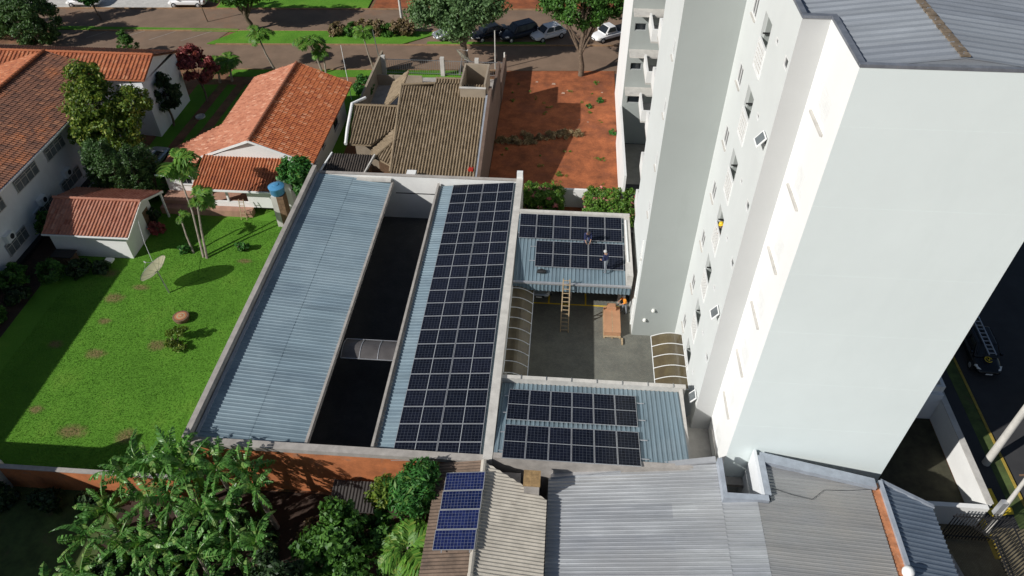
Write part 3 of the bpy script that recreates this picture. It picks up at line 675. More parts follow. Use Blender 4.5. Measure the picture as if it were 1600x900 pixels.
# white strip: shuttered windows on sills
opsS = [(.9, 2.35, 22.05-FH*k, 23.3-FH*k) for k in range(7)]
mb = MB(); wall(mb, wS, 0, ZT, opsS, .14); mb.build('wall', M['tower_white'], tw)
for o in opsS:
    f = MB(); a, b, c, d = o
    for (u0, u1, z0, z1) in ((a,b,c,c+.05),(a,b,d-.05,d),(a,a+.05,c+.05,d-.05),(b-.05,b,c+.05,d-.05)): wS.box(f, u0, u1, -.12, -.03, z0, z1)
    w_ = f.build('window', M['whitepaint'], tw)
    s = MB()
    for j in range(9):
        z = c+.06+(d-c-.12)*j/9; wS.box(s, a+.05, b-.05, -.10, -.06, z, z+(d-c-.12)/9-.012)
    s.build('shutter', M['whitepaint'], w_)
    s = MB(); wS.box(s, a-.14, b+.14, -.02, .10, c-.10, c-.02); s.build('sill', M['concrete_light'], w_)
# left slab with slit windows
opsL = [(5.2, 5.75, 19.05-FH*k, 20.0-FH*k) for k in range(-1, 6)]
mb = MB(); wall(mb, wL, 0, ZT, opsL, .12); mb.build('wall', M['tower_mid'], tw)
for o in opsL: window(tw, wL, o, .03, 1, 0, 'whitepaint', 'glassgrey', True, .09)
# south faces and the rest of the envelope
def face(mat, *pts): MB().quad(*pts) if False else None
def ffr(mat, A, B, z0=0, z1=ZT):
    mb = MB(); f_ = FR(A, B); wall(mb, f_, z0, z1); o = mb.build('wall', M[mat], tw)
    for k in range(8):
        z = 23.0-FH*k
        if z > z0: j = MB(); f_.box(j, 0.002, f_.L-.002, .0, .002, z-.007, z+.007); j.build('render_joint', M[mat], o)
    return o
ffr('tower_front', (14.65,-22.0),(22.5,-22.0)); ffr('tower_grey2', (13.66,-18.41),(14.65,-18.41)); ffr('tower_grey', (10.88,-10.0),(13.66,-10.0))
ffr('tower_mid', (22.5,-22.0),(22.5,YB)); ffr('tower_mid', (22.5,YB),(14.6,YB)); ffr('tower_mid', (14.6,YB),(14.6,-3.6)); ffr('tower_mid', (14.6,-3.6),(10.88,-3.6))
# roof
mb = MB(); roof_face(mb, [(14.75,-3.7,25.02),(14.75,-21.85,25.02),(17.75,-21.85,25.42),(17.75,-3.7,25.42)], .42, .07, NARROW)
mb.build('roof_sheet', M['zinc_tower'], tw)
mb = MB(); roof_face(mb, [(13.7,-3.7,24.9),(13.7,-18.3,24.9),(14.75,-18.3,25.02),(14.75,-3.7,25.02)], .42, .07, NARROW); mb.build('roof_sheet', M['zinc_tower'], tw)
mb = MB(); roof_face(mb, [(22.4,-21.85,24.85),(22.4,-3.7,24.85),(17.75,-3.7,25.42),(17.75,-21.85,25.42)], .42, .07, NARROW); mb.build('roof_sheet', M['zinc_tower'], tw)
mb = MB()
for k in range(55): mb.box(17.60, 17.90, -21.8+.33*k, -21.8+.33*k+.26, 25.44+.012*(k % 2), 25.485+.012*(k % 2))
mb.build('ridge_cap', plain('ridgecap', (.22,.17,.12), .9, var=.3, scale=4), tw)['kind'] = 'stuff'
MB().quad((14.7,-21.83,24.7),(22.45,-21.83,24.7),(22.4,-21.83,24.87),(17.75,-21.83,25.44),(14.75,-21.83,25.04)).build('roof_closure', M['zinc_tower'], tw)
for b in ((14.65,22.5,-22.0,-21.84),(14.65,14.84,-21.839,-18.43),(13.66,14.84,-18.429,-18.24),(13.66,13.84,-18.239,-3.7)): wb('flashing', 'flashing', tw, b[0]-.02, b[1], b[2]-.02, b[3], 25.1, 25.2)
mb = MB().quad((10.88,-10,25.1),(13.7,-10,25.1),(13.7,-3.6,25.1),(10.88,-3.6,25.1)); mb.build('roof_deck', M['concrete'], tw)
mb = MB().quad((14.6,-3.7,25.0),(22.5,-3.7,25.0),(22.5,YB,25.0),(14.6,YB,25.0)); mb.build('roof_deck', M['concrete'], tw)
# wall lamps, downpipe at the foot of the slab
for (x, z) in ((12.0, 2.4), (11.55, 1.5)):
    mb = MB().lathe((x,-10.06,z), [(.03,-.12),(.11,-.08),(.12,0),(.08,.09),(.02,.11)], 12); mb.build('wall_lamp', M['lamp'], tw)
mb = MB().bar((10.83,-9.2,.2),(10.83,-9.2,7.4), .09); mb.build('downpipe', M['whitepaint'], tw)
# balconies on the north end of the slab
for k in range(5):
    z0 = 2.4+FH*k; b = MB().box(11.35, 14.58, -3.58, 1.6, z0-.16, z0); bal = b.build('balcony', M['concrete_light'], tw)
    MB().box(11.35, 11.5, -3.58, 1.6, z0+.002, z0+1.1).build('balcony_parapet', M['white_wall'], bal)
    MB().box(11.502, 14.58, 1.45, 1.6, z0+.002, z0+1.1).build('balcony_parapet', M['white_wall'], bal)
    MB().box(11.505, 13.2, -.9, -.75, z0+.002, z0+2.4).build('balcony_screen', M['tower_grey'], bal)
    if k == 3: MB().box(11.46, 11.49, -3.3, 0, z0+1.102, z0+2.1).build('balcony_glass', M['glassblue'], bal)
# lower north wing behind, with its own west wall
nw = thing('north_wing', (16,18,0), 'white rear wing with small dark windows behind the tower balconies', 'building')
fs = FR((10.65,13.5),(22,13.5)); on = [(.35,1.25,10.4-3.35*k,11.0-3.35*k) for k in (-1,0,1)]+[(.4,1.8,4.0,4.85)]
mb = MB(); wall(mb, fs, 0, 17, on, .15); mb.build('wall', M['tower_grey'], nw)
for o in on: window(nw, fs, o, .1, 1, 0, 'alu', 'glassdark', False)
mb = MB(); wall(mb, FR((10.65,22.6),(10.65,13.5)), 0, 17); wall(mb, FR((22,22.6),(10.65,22.6)), 0, 17); wall(mb, FR((22,13.5),(22,22.6)), 0, 17); mb.quad((10.65,13.5,17),(22,13.5,17),(22,22.6,17),(10.65,22.6,17)); mb.build('wall', M['tower_white'], nw)
for k in range(4):
    z = 5.35+3.35*k; MB().box(10.75, 13.4, 12.2, 13.49, z, z+.14).build('window_hood', M['concrete_light'], nw)
    MB().box(11.9, 13.4, 9.2, 12.19, z-.7, z-.56).build('landing', M['concrete_light'], nw); MB().box(11.9, 12.05, 9.2, 12.19, z-.558, z+.35).build('landing_parapet', M['white_wall'], nw)
    MB().box(12.052, 13.4, 9.2, 9.35, z-.558, z+.35).build('landing_parapet', M['white_wall'], nw)
o = MB().box(10.5, 10.68, 3.0, 13.48, 0, 3.7).build('boundary_wall', M['white_wall']); tag(o, 'tall plain white boundary wall between red dirt lot and tower', 'wall')
o = MB().box(5.2, 8.6, 3.7, 3.9, 0, 1.7).build('garden_wall', M['white_wall']); tag(o, 'low pale wall between the two flowering hedges', 'wall')

# ================================================================ SOUTH SIDE: WORKSHOP ROOFS
wh = thing('workshop', (13.5,-27,0), 'workshop with silver corrugated gable roof below the white tower', 'building')
YS = -33.0
def ridge_z(x): return 3.1+.1706*(x-5.8) if x < 15.6 else 4.772-.085*(x-15.6)
sheet_roof(wh, [(5.8,-23.25,3.1),(5.8,YS,3.1),(14.0,YS,ridge_z(14.0)),(14.0,-22.75,ridge_z(14.0))], 'zinc_bright', .20, .038, NARROW, row=6.0)
sheet_roof(wh, [(14.002,-24.75,ridge_z(14.0)),(14.002,YS,ridge_z(14.0)),(15.6,YS,4.772),(15.6,-24.75,4.772)], 'zinc_bright', .20, .038, NARROW)
sheet_roof(wh, [(21.3,YS,ridge_z(21.3)),(21.3,-24.76,ridge_z(21.3)),(15.602,-24.76,4.772),(15.602,YS,4.772)], 'zinc_dull', .18, .032, NARROW)
sheet_roof(wh, [(21.3,-24.758,ridge_z(21.3)),(21.3,-23.35,ridge_z(21.3)),(16.25,-22.6,ridge_z(16.25)),(16.25,-24.758,ridge_z(16.25))], 'zinc_dull', .18, .032, NARROW)
# light well
wb('well_kerb', 'greyflash', wh, 13.98,14.2,-24.9,-22.7, 4.55,4.98); wb('well_kerb', 'greyflash', wh, 14.202,16.1,-24.9,-24.6, 4.55,4.98)
wb('well_kerb', 'greyflash', wh, 15.95,16.24,-24.58,-22.4, 4.55,4.98); wb('well_wall', 'bluewall', wh, 15.8,15.94,-24.58,-22.1, 0,4.97); wb('well_wall', 'concrete', wh, 14.205,15.79,-24.59,-24.45, 0,4.5)
wb('well_sill', 'concrete', wh, 14.21,15.78,-22.5,-22.04, 2.2,2.4)
mb = MB(); mb.hexa([(16.1,-22.75,4.72),(21.5,-23.55,4.30),(21.5,-23.05,4.30),(16.1,-22.2,4.72)], [(16.1,-22.75,4.98),(21.5,-23.55,4.56),(21.5,-23.05,4.56),(16.1,-22.2,4.98)]); mb.build('flashing', M['greyflash'], wh)
mb = MB(); mb.hexa([(5.9,-23.3,2.9),(13.97,-22.72,4.3),(13.97,-22.4,4.3),(5.9,-23.07,2.9)], [(5.9,-23.3,3.25),(13.97,-22.72,4.66),(13.97,-22.4,4.66),(5.9,-23.07,3.25)]); mb.build('flashing', M['alu'], wh)
wb('gutter', 'rust', wh, 21.32,21.75,YS,-23.1, 3.95,4.22); wb('gutter_lip', 'greyflash', wh, 21.752,21.95,YS,-23.0, 3.9,4.36)
wb('wall', 'concrete', wh, 6.1,21.3,YS+.05,-24.95, 0,2.9); wb('wall', 'concrete', wh, 6.1,13.9,-24.94,-23.3, 0,2.9); wb('wall', 'concrete', wh, 16.3,21.3,-24.94,-23.3, 0,3.9)
mb = MB().tube([(16.4,-24.1,4.78),(17.3,-24.35,4.72),(18.2,-24.5,4.66),(18.9,-23.9,4.6),(20.0,-23.8,4.5),(21.2,-23.6,4.44)], .012, 5); o = mb.build('loose_cable', M['dark']); tag(o, 'thin dark cable lying loosely across the grey corrugated roof', 'cable')
lr = thing('lean_to_roof', (23.1,-27,0), 'slate-blue corrugated lean-to roof beyond the rusty gutter', 'roof')
sheet_roof(lr, [(24.35,YS,3.55),(24.35,-23.9,3.55),(21.97,-23.05,4.15),(21.97,YS,4.15)], 'zinc_slate', .235, .055)
mb = MB(); mb.hexa([(21.97,-23.05,4.1),(24.4,-23.9,3.5),(24.4,-23.72,3.5),(21.97,-22.85,4.1)], [(21.97,-23.05,4.27),(24.4,-23.9,3.67),(24.4,-23.72,3.67),(21.97,-22.85,4.27)]); mb.build('flashing', M['greyflash'], lr)
wb('wall', 'concrete', lr, 21.97,24.0,YS,-24.0, 0,3.4)
mb = MB().lathe((21.65,-27.75,4.3), [(.10,-.1),(.10,.05),(.22,.12),(.27,.28),(.22,.44),(.10,.52),(.02,.54)], 20); o = mb.build('roof_globe', M['whitepaint']); tag(o, 'round white globe at the end of the rusty gutter, bottom edge', 'globe')
# fibre-cement shed roof with the four blue panels
fb = thing('fibre_cement_shed', (3,-27,0), 'old shed with pale wavy fibre-cement roof and brown left slope', 'shed')
sheet_roof(fb, [(5.75,-24.9,3.75),(5.75,YS,3.75),(2.55,YS,4.30),(2.55,-23.3,4.30)], 'fibre_pale', .177, .055, WAVE)
sheet_roof(fb, [(4.6,-23.75,3.945),(4.6,-24.899,3.945),(2.56,-24.899,4.31),(2.56,-23.3,4.31)], 'fibre_pale', .177, .055, WAVE) if False else None
sheet_roof(fb, [(.2,YS,3.75),(.2,-23.25,3.75),(2.548,-23.25,4.30),(2.548,YS,4.30)], 'fibre_dark', .177, .055, WAVE)
mb = MB(); ridge_caps(mb, (2.55,-23.3,4.33), (2.55,YS,4.33), .13, .9); mb.build('ridge_cap', M['fibre_pale'], fb)
wb('wall', 'concrete', fb, .5,5.6,YS+.1,-25.0, 0,3.6); wb('wall', 'concrete', fb, .5,4.4,-24.99,-23.4, 0,3.6)
sh = MB().box(4.62,5.36,-24.72,-23.92, 3.2,4.62).build('chimney', M['concrete'], fb); MB().box(4.58,5.40,-24.76,-23.88, 4.622,4.68).build('chimney_cover', plain('rustcover', (.34,.22,.10), .9, var=.25, scale=5), sh)
first2 = [True]; pb = make_panel(.992, 1.956, M['solar_blue'])
for i in range(4):
    o = place(pb, (0,0,0), (0,0,0), 'blue solar panel over the brown shed roof, %s from the carport wall' % ORD[i], 'blue solar panels on the old shed', first2)
    U_ = Vector((1,0,.17)).normalized(); N_ = Vector((-.17,0,1)).normalized(); o.rotation_mode = 'QUATERNION'
    o.rotation_quaternion = Matrix(((0,U_.x,N_.x),(-1,0,0),(0,U_.z,N_.z))).to_quaternion(); o.location = (1.74-.03*i, -24.55-1.02*i, 4.38)
for x in (1.1, 2.4): rail((x,-24.0,4.34+.17*(x-1.74)), (x,-28.2,4.34+.17*(x-1.74)), 'thin rail under the blue panels, %s side' % ('low' if x < 2 else 'ridge'))
lt = thing('scrap_roof', (-4.2,-24.3,0), 'small dark corrugated lean-to roof against the orange wall', 'roof')
sheet_roof(lt, [(-5.4,-24.95,1.5),(-2.6,-24.95,1.5),(-2.6,-23.4,1.9),(-5.4,-23.4,1.9)], 'fibre_black', .177, .05, WAVE)
for x in (-5.2, -2.8): MB().box(x,x+.1,-24.8,-24.7,0,1.45).build('post', M['wood'], lt)
wb('shelf', 'concrete', lt, -5.3,-2.7,-23.5,-23.4, 1.5,1.7)
bw = thing('brick_boundary_wall', (-23,-23.8,0), 'orange painted brick boundary wall along the foot of the lawn', 'wall')
wb('wall', 'brickpaint', bw, -34,-13.06,-23.95,-23.75, 0,1.8); wb('coping', 'concrete', bw, -34,-13.06,-23.98,-23.72, 1.802,1.86)
# neighbour on the left, out of frame, whose shade falls on the lawn
nb = thing('neighbour_house', (-32,-33,0), 'neighbouring house at the left edge whose shadow falls over the lawn corner', 'house')
wb('wall', 'concrete', nb, -38,-26.05,-48,-25.0, 0,4.75); wb('parapet', 'concrete', nb, -26.04,-25.84,-48,-24.98, 0,6.1)
o = MB().box(-24.35,-23.55,-24.3,-23.55, 0,1.95).build('gate_pillar', M['concrete_light']); tag(o, 'weathered pale pillar at the left end of the brick wall', 'pillar')

# ================================================================ HOUSES
# centre-left house, orange tiles
hb = thing('orange_roof_house', (-18.4,9,0), 'white house with a large orange and pink tiled gable roof', 'house')
def tile_part(parent, name, mat, faces, **kw):
    for f_ in faces:
        mb = MB(); tiles(mb, f_, **kw); slab(mb, f_, .10, .04); o = mb.build(name, M[mat], parent); o['kind'] = 'stuff'
    return o
def caps(parent, mat, a, b, r=.11, seg=.38):
    mb = MB(); ridge_caps(mb, a, b, r, seg); o = mb.build('ridge_cap', M[mat], parent); o['kind'] = 'stuff'
XR, ZRB, ZE = -18.4, 5.2, 3.3
tile_part(hb, 'roof_slope', 'tile_orange', [[(-13.68,3.5,ZE),(-13.68,16.55,ZE),(XR,16.5,ZRB),(XR,3.4,ZRB)]], pitch=.24, row=.36)
tile_part(hb, 'roof_slope', 'tile_pink', [[(-22.9,17.0,ZE-.0),(-22.9,3.9,ZE-.0),(XR,3.4,ZRB),(XR,16.5,ZRB)]], pitch=.24, row=.36)
tile_part(hb, 'roof_slope', 'tile_pink', [[(-26.0,6.0,2.65),(-26.0,2.2,2.65),(-22.85,2.2,3.32),(-22.85,8.7,3.32)]], pitch=.24, row=.36)
caps(hb, 'tile_pink', (XR,3.4,ZRB+.06), (XR,16.5,ZRB+.06))
annex = tile_part(hb, 'annex_roof', 'tile_annex', [[(-22.5,.55,2.6),(-16.1,.55,2.6),(-16.1,3.75,3.58),(-22.5,3.75,3.58)]], pitch=.24, row=.42)
mb = MB(); wall(mb, FR((-22.4,3.62),(-14.4,3.62)), 0, 3.3); i = mb.quad((-22.4,3.62,3.3),(-14.4,3.62,3.3),(XR,3.62,4.92)); mb.build('gable_wall', M['white_wall'], hb)
eo = [(1.6,2.3,1.7,2.3),(4.2,5.0,1.5,2.3),(8.0,9.4,1.0,2.3)]
fe = FR((-14.5,4.0),(-14.5,16.0)); mb = MB(); wall(mb, fe, 0, 3.2, eo, .15); mb.build('wall', M['white_wall'], hb)
for o in eo: window(hb, fe, o, .1, 2, 0, 'dark', 'glassdark')
mb = MB(); wall(mb, FR((-14.5,16.0),(-22.4,16.0)), 0, 3.3); mb.quad((-14.5,16.0,3.3),(-22.4,16.0,3.3),(XR,16.0,4.9)); wall(mb, FR((-22.4,16),(-22.4,4)), 0, 3.2); mb.build('wall', M['white_wall'], hb)
fw_ = FR((-25.6,2.5),(-22.4,2.5)); ow = [(1.2,2.1,1.5,2.2)]; mb = MB(); wall(mb, fw_, .0, 2.9, ow, .12); wall(mb, FR((-25.6,6),(-25.6,2.5)), 0, 2.6); mb.build('wall', M['white_wall'], hb); window(hb, fw_, ow[0], .08, 2, 0, 'alu')
fp = FR((-22.3,1.15),(-16.3,1.15)); op = [(.9,2.0,1.0,2.35),(2.15,3.7,1.0,2.35)]
mb = MB(); wall(mb, fp, .55, 2.5, op, .16); wall(mb, FR((-16.3,1.15),(-16.3,4)), .0, 2.7); mb.build('porch_wall', M['white_wall'], hb)
wb('porch_floor', 'pinkplinth', hb, -22.3,-16.4,1.3,3.95, .5,.62); wb('porch_back', 'wood', hb, -21.5,-18.0,3.7,3.9, .63,2.6)
wb('plinth', 'pinkplinth', hb, -25.7,-18.3,.55,1.14, 0,.56); wb('plinth', 'pinkplinth', hb, -25.7,-22.42,1.15,2.49, 0,.9)
wb('gutter', 'whitepaint', hb, -22.5,-16.1,.44,.54, 2.44,2.58); wb('bargeboard', 'whitepaint', hb, -26.1,-22.9,2.06,2.14, 2.5,2.62)
for (a, b) in (((XR,3.33,ZRB-.02),(-13.7,3.42,ZE-.06)),((XR,3.33,ZRB-.02),(-22.9,3.8,ZE-.06))): MB().bar(a, b, .05, .18).build('bargeboard', M['whitepaint'], hb)
wb('side_porch_wall', 'white_wall', hb, -16.28,-15.0,1.2,3.9, 0,2.9)
o = thing('water_tank', (-15.5,.0,3.0), 'round blue plastic water tank on top of a pillar', 'water tank')
MB().lathe((-15.5,.0,2.85), [(.44,0),(.52,.1),(.56,.55),(.60,.60),(.60,.66)], 24).build('body', M['bluetank'], o); MB().lathe((-15.5,.0,3.512), [(.61,0),(.61,.04),(.40,.13),(.22,.16),(.20,.20),(.02,.22)], 24).build('lid', M['bluetank'], o)
o = thing('tank_pillar', (-15.4,-.1,0), 'mossy brown and white masonry pillar under the blue tank', 'pillar'); wb('shaft', 'wood', o, -15.52,-15.0,-.45,.3, 0,2.84); wb('shaft_face', 'concrete_light', o, -15.95,-15.522,-.45,.3, 0,2.84)
o = MB(); 
for s_ in (-.22, .22): o.bar((-18.9+s_,.2,0),(-18.9+s_*.8,.62,1.7), .045)
for k in range(5): o.bar((-19.12,.26+.08*k,.25+.3*k),(-18.68,.26+.08*k,.25+.3*k), .035)
o = o.build('porch_ladder', M['woodlight']); tag(o, 'short pale ladder leaning on the porch plinth', 'ladder')
# brown house
bh = thing('brown_roof_house', (-5,9,0), 'tan house with an olive-brown ribbed tile roof', 'house')
tile_part(bh, 'roof_slope', 'tile_brown', [[(-7.3,2.9,2.95),(-.85,2.9,2.95),(-.85,12.9,5.5),(-5.3,12.9,5.5)],[(-7.5,2.92,2.955),(-7.302,2.92,2.955),(-5.302,12.5,5.398),(-8.12,12.5,5.398)]], amp=.09, pitch=.24, row=.42, U=(1,0,0))
tile_part(bh, 'roof_slope', 'tile_brown', [[(-9.15,5.05,3.06),(-7.5,4.1,2.9),(-7.66,6.45,3.84)]], amp=.09, pitch=.24, row=.42, U='h')
tile_part(bh, 'roof_slope', 'tile_brown', [[(-5.28,12.902,5.50),(-2.9,12.902,5.50),(-2.9,13.5,5.65),(-5.28,13.5,5.65)]], amp=.09, pitch=.24, row=.42)
tile_part(bh, 'roof_slope', 'tile_brown', [[(-11.5,6.5,3.28),(-9.75,6.5,3.28),(-8.1,8.5,3.74),(-8.25,10.9,4.292),(-11.95,10.9,4.292)]], amp=.09, pitch=.24, row=.42)
tile_part(bh, 'hip_slope', 'tile_brown', [[(-9.9,17.0,3.3),(-9.9,12.2,3.3),(-8.14,12.2,5.0),(-8.14,16.0,5.0)]], amp=.09, pitch=.24, row=.42)
tile_part(bh, 'hip_slope', 'tile_brown', [[(-9.13,5.05,3.05),(-7.66,6.45,3.85),(-8.05,8.5,3.74),(-9.7,6.5,2.83),(-9.74,5.0,2.74)]], amp=.09, pitch=.24, row=.42, U='h')
tile_part(bh, 'north_slope', 'tile_brown', [[(-5.3,16.6,3.2),(-8.1,16.6,3.2),(-8.1,12.55,5.4),(-5.3,12.95,5.5)],[(-2.9,17.2,3.2),(-5.28,17.2,3.2),(-5.28,13.52,5.62),(-2.9,13.52,5.62)],[(-8.4,13.2,3.1),(-11.95,13.2,3.1),(-11.95,10.92,4.29),(-8.4,10.92,4.29)]], amp=.09, pitch=.24, row=.42)
for a_, b_ in (((-8.15,12.6,5.47),(-5.3,12.9,5.55)),((-5.3,13.5,5.7),(-2.9,13.5,5.7)),((-11.95,10.9,4.35),(-8.3,10.9,4.35)),((-9.15,5.05,3.12),(-7.68,6.46,3.92)),((-8.13,12.5,5.42),(-7.55,3.2,3.06))): caps(bh, 'tile_brown', a_, b_, .1, .3)
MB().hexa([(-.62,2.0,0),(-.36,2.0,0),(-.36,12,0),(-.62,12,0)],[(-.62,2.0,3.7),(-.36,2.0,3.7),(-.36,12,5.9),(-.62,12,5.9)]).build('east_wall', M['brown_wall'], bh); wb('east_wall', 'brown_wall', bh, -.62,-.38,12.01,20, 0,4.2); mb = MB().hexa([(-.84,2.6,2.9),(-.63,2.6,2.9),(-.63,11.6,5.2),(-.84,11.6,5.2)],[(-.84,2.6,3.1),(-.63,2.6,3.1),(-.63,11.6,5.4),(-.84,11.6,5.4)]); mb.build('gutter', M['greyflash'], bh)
wb('wall', 'tan_wall', bh, -7.0,-.9,3.6,12, 0,2.85); wb('wall', 'tan_wall', bh, -11.4,-8.3,7.6,12.8, 0,3.0); wb('wall', 'tan_wall', bh, -8.0,-1.0,12.01,16.0, 0,3.1)
wb('doorway', 'wood', bh, -9.6,-8.6,7.5,7.58, 0,2.2)
# open-topped tank tower
tt = MB().box(-3.0,-.85,11.4,11.55, 3.5,5.95); tt.box(-3.0,-2.85,11.551,15.2, 3.5,6.3); tt.box(-1.0,-.85,11.551,15.2, 0,6.3); tt.box(-2.849,-1.001,15.0,15.2, 3.5,6.3); tt.build('tank_enclosure', M['tan_wall'], bh)
MB().box(-3.04,-.81,11.36,11.59, 5.952,6.02).build('coping', M['concrete_light'], bh)
mb = MB().tube([(-11.75,6.3,3.4),(-11.95,8,3.8),(-12.15,10.9,4.45),(-11.2,11.9,4.5)], .13, 10); mb.build('white_gutter', M['whitepaint'], bh)
wb('chimney', 'white_wall', bh, -6.05,-5.35,2.15,2.75, 2.6,3.6); wb('skylight', 'red', bh, -1.5,-1.1,3.5,3.95, 3.14,3.28)
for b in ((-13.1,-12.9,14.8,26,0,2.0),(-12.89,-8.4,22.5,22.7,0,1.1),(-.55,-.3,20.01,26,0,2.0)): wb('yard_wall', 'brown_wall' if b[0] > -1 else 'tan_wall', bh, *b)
sheet('brown_yard', [(-12.9,16),(-.6,16),(-.6,24.5),(-12.9,24.5)], .014, M['concrete'])
fen = thing('street_fence', (-7,25,0), 'thin metal bar fence with pillars along the pavement of the brown house', 'fence')
for k in range(56):
    x = -12.8+k*.22; MB().box(x,x+.025,24.9,24.925, 0,1.7).build('bar', M['steel'], fen)
for z in (.2, 1.6): wb('fence_rail', 'steel', fen, -12.85,-.55,24.88,24.945, z,z+.05)
for x in (-12.9,-6.9,-3.4): wb('fence_pillar', 'concrete_light', fen, x,x+.4,24.7,25.1, 0,2.0)
dr = thing('small_dark_roof', (-11,3.9,0), 'small lean-to with dark ribbed tile roof behind the white garage wall', 'roof')
tile_part(dr, 'roof_slope', 'tile_black', [[(-13.1,2.6,2.8),(-9.7,2.6,2.8),(-9.15,5.0,3.3),(-12.5,5.0,3.3)]], pitch=.2, row=.4)
MB().bar((-9.66,2.55,2.82),(-9.1,5.02,3.32), .1, .2).build('bargeboard', M['concrete_light'], dr); MB().bar((-13.14,2.55,2.86),(-12.54,5.02,3.36), .1, .2).build('bargeboard', M['whitepaint'], dr)
wb('wall', 'wood', dr, -12.6,-9.4,3.2,4.6, 0,2.7)
# left clinic, L-shaped, two storeys
lw = thing('clinic_building', (-36,3,0), 'two-storey white building with dark orange tiled roof at the left edge', 'building')
EX, EZ = -33.15, 5.65
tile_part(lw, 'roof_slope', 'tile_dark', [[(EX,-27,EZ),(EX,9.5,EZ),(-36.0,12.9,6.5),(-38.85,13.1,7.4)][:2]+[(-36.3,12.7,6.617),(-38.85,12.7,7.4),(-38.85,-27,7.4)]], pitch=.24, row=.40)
tile_part(lw, 'roof_slope', 'tile_annex', [[(-44.5,12.7,EZ),(-44.5,-27,EZ),(-38.85,-27,7.4),(-38.85,12.7,7.4)]], pitch=.24, row=.36)
tile_part(lw, 'roof_slope', 'tile_annex', [[(-50,11.45,5.65),(-30.1,11.45,5.65),(-30.1,14.0,6.7),(-50,14.0,6.7)]], pitch=.36, row=.42)
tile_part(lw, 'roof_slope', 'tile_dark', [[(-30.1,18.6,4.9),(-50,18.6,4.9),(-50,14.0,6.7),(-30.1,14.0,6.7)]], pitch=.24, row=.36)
caps(lw, 'tile_annex', (-50,14.0,6.76),(-30.1,14.0,6.76)); caps(lw, 'tile_annex', (-38.85,-27,7.46),(-38.85,12.7,7.46), .14)
fr = FR((-33.7,12.0),(-33.7,-27)); 
up = [(12-y1,12-y0,4.05,4.98) for y0, y1 in ((-2.9,-.1),(1.2,3.7),(5.1,7.6),(-7.1,-4.5))]; low = [(12-y1,12-y0,.95,1.95) for y0, y1 in ((1.2,3.9),(5.0,7.2),(-6.4,-4.0),(-2.6,-.2))]
mb = MB(); wall(mb, fr, 0, 5.6, up+low, .18); mb.build('wall', M['bluewall'], lw)
for o in up+low: window(lw, fr, o, .12, 4, .28, 'concrete_light', 'glassgrey')
mb = MB(); fg = FR((-30.5,11.6),(-30.5,18.2)); wall(mb, fg, 0, 5.2); mb.quad(fg.p(0,0,5.2),fg.p(6.6,0,4.9),fg.p(2.4,0,6.6),fg.p(.1,0,5.6)); wall(mb, FR((-33.7,12.0),(-30.5,11.6)), 0, 5.55); mb.build('gable_wall', M['bluewall'], lw)
wb('gutter', 'whitepaint', lw, EX-.02,EX+.1,-27,9.4, EZ-.14,EZ-.03); wb('plinth', 'dark', lw, -33.69,-33.3,-27,9, 0,.3)
for k, (y, z) in enumerate(((2.3,2.0),(-1.35,2.0),(-5.75,2.0))):
    ac = thing('air_conditioner', (-33.5,y,z), 'white outdoor air conditioner on the clinic wall, %s' % ('farthest, above the tiled shed ridge','middle one, beside the leafy shrub','nearest, at the left edge')[k], 'air conditioner', 'air conditioners on the clinic wall')
    wb('case', 'whitepaint', ac, -33.68,-33.32,y-.42,y+.42, z,z+.58); MB().tube([(-33.322,y+.1,z+.29),(-33.30,y+.1,z+.29)], [.21,.2], 18).build('fan_grille', M['dark'], ac)
    for d in (-.3, .3): wb('bracket', 'steel', ac, -33.68,-33.3,y+d-.02,y+d+.02, z-.05,z-.001)
# tiled shed on the lawn
sd = thing('garden_shed', (-28.5,-2.4,0), 'small white shed with reddish tiled gable roof on the lawn', 'shed')
tile_part(sd, 'roof_slope', 'tile_shed', [[(-31.3,-5.35,2.35),(-24.85,-5.35,2.35),(-24.95,-2.35,3.35),(-31.6,-2.35,3.35)]], pitch=.26, row=.44)
tile_part(sd, 'roof_slope', 'tile_shed', [[(-24.8,.35,2.35),(-31.6,.35,2.35),(-31.6,-2.35,3.35),(-24.95,-2.35,3.35)]], pitch=.26, row=.44)
caps(sd, 'tile_shed', (-31.6,-2.35,3.42),(-24.95,-2.35,3.42), .1)
fe2 = FR((-25.5,-4.9),(-25.5,-.7)); od = [(2.9,3.8,.0,2.0)]
mb = MB(); wall(mb, FR((-31.2,-4.9),(-25.5,-4.9)), 0, 2.5); wall(mb, fe2, 0, 2.45, od, .12); mb.quad((-25.5,-4.9,2.45),(-25.5,-.7,2.45),(-25.5,-2.4,3.2)); wall(mb, FR((-25.5,-.7),(-31.2,-.7)), 0, 2.5); wall(mb, FR((-31.2,-.7),(-31.2,-4.9)), 0, 2.5); mb.build('wall', M['white_wall'], sd)
d = MB(); fe2.box(d, 2.9, 3.8, -.11, -.06, 0, 2.0); d.build('door', M['wood'], sd)
wb('eave_board', 'whitepaint', sd, -31.3,-24.85,-5.42,-5.36, 2.24,2.36); wb('porch_post', 'whitepaint', sd, -25.0,-24.88,.1,.22, 0,2.3)
for (a, b) in (((-24.83,-5.35,2.3),(-24.93,-2.35,3.3)),((-24.78,.35,2.3),(-24.93,-2.35,3.3))): MB().bar(a, b, .05, .16).build('bargeboard', M['cream_wall'], sd)
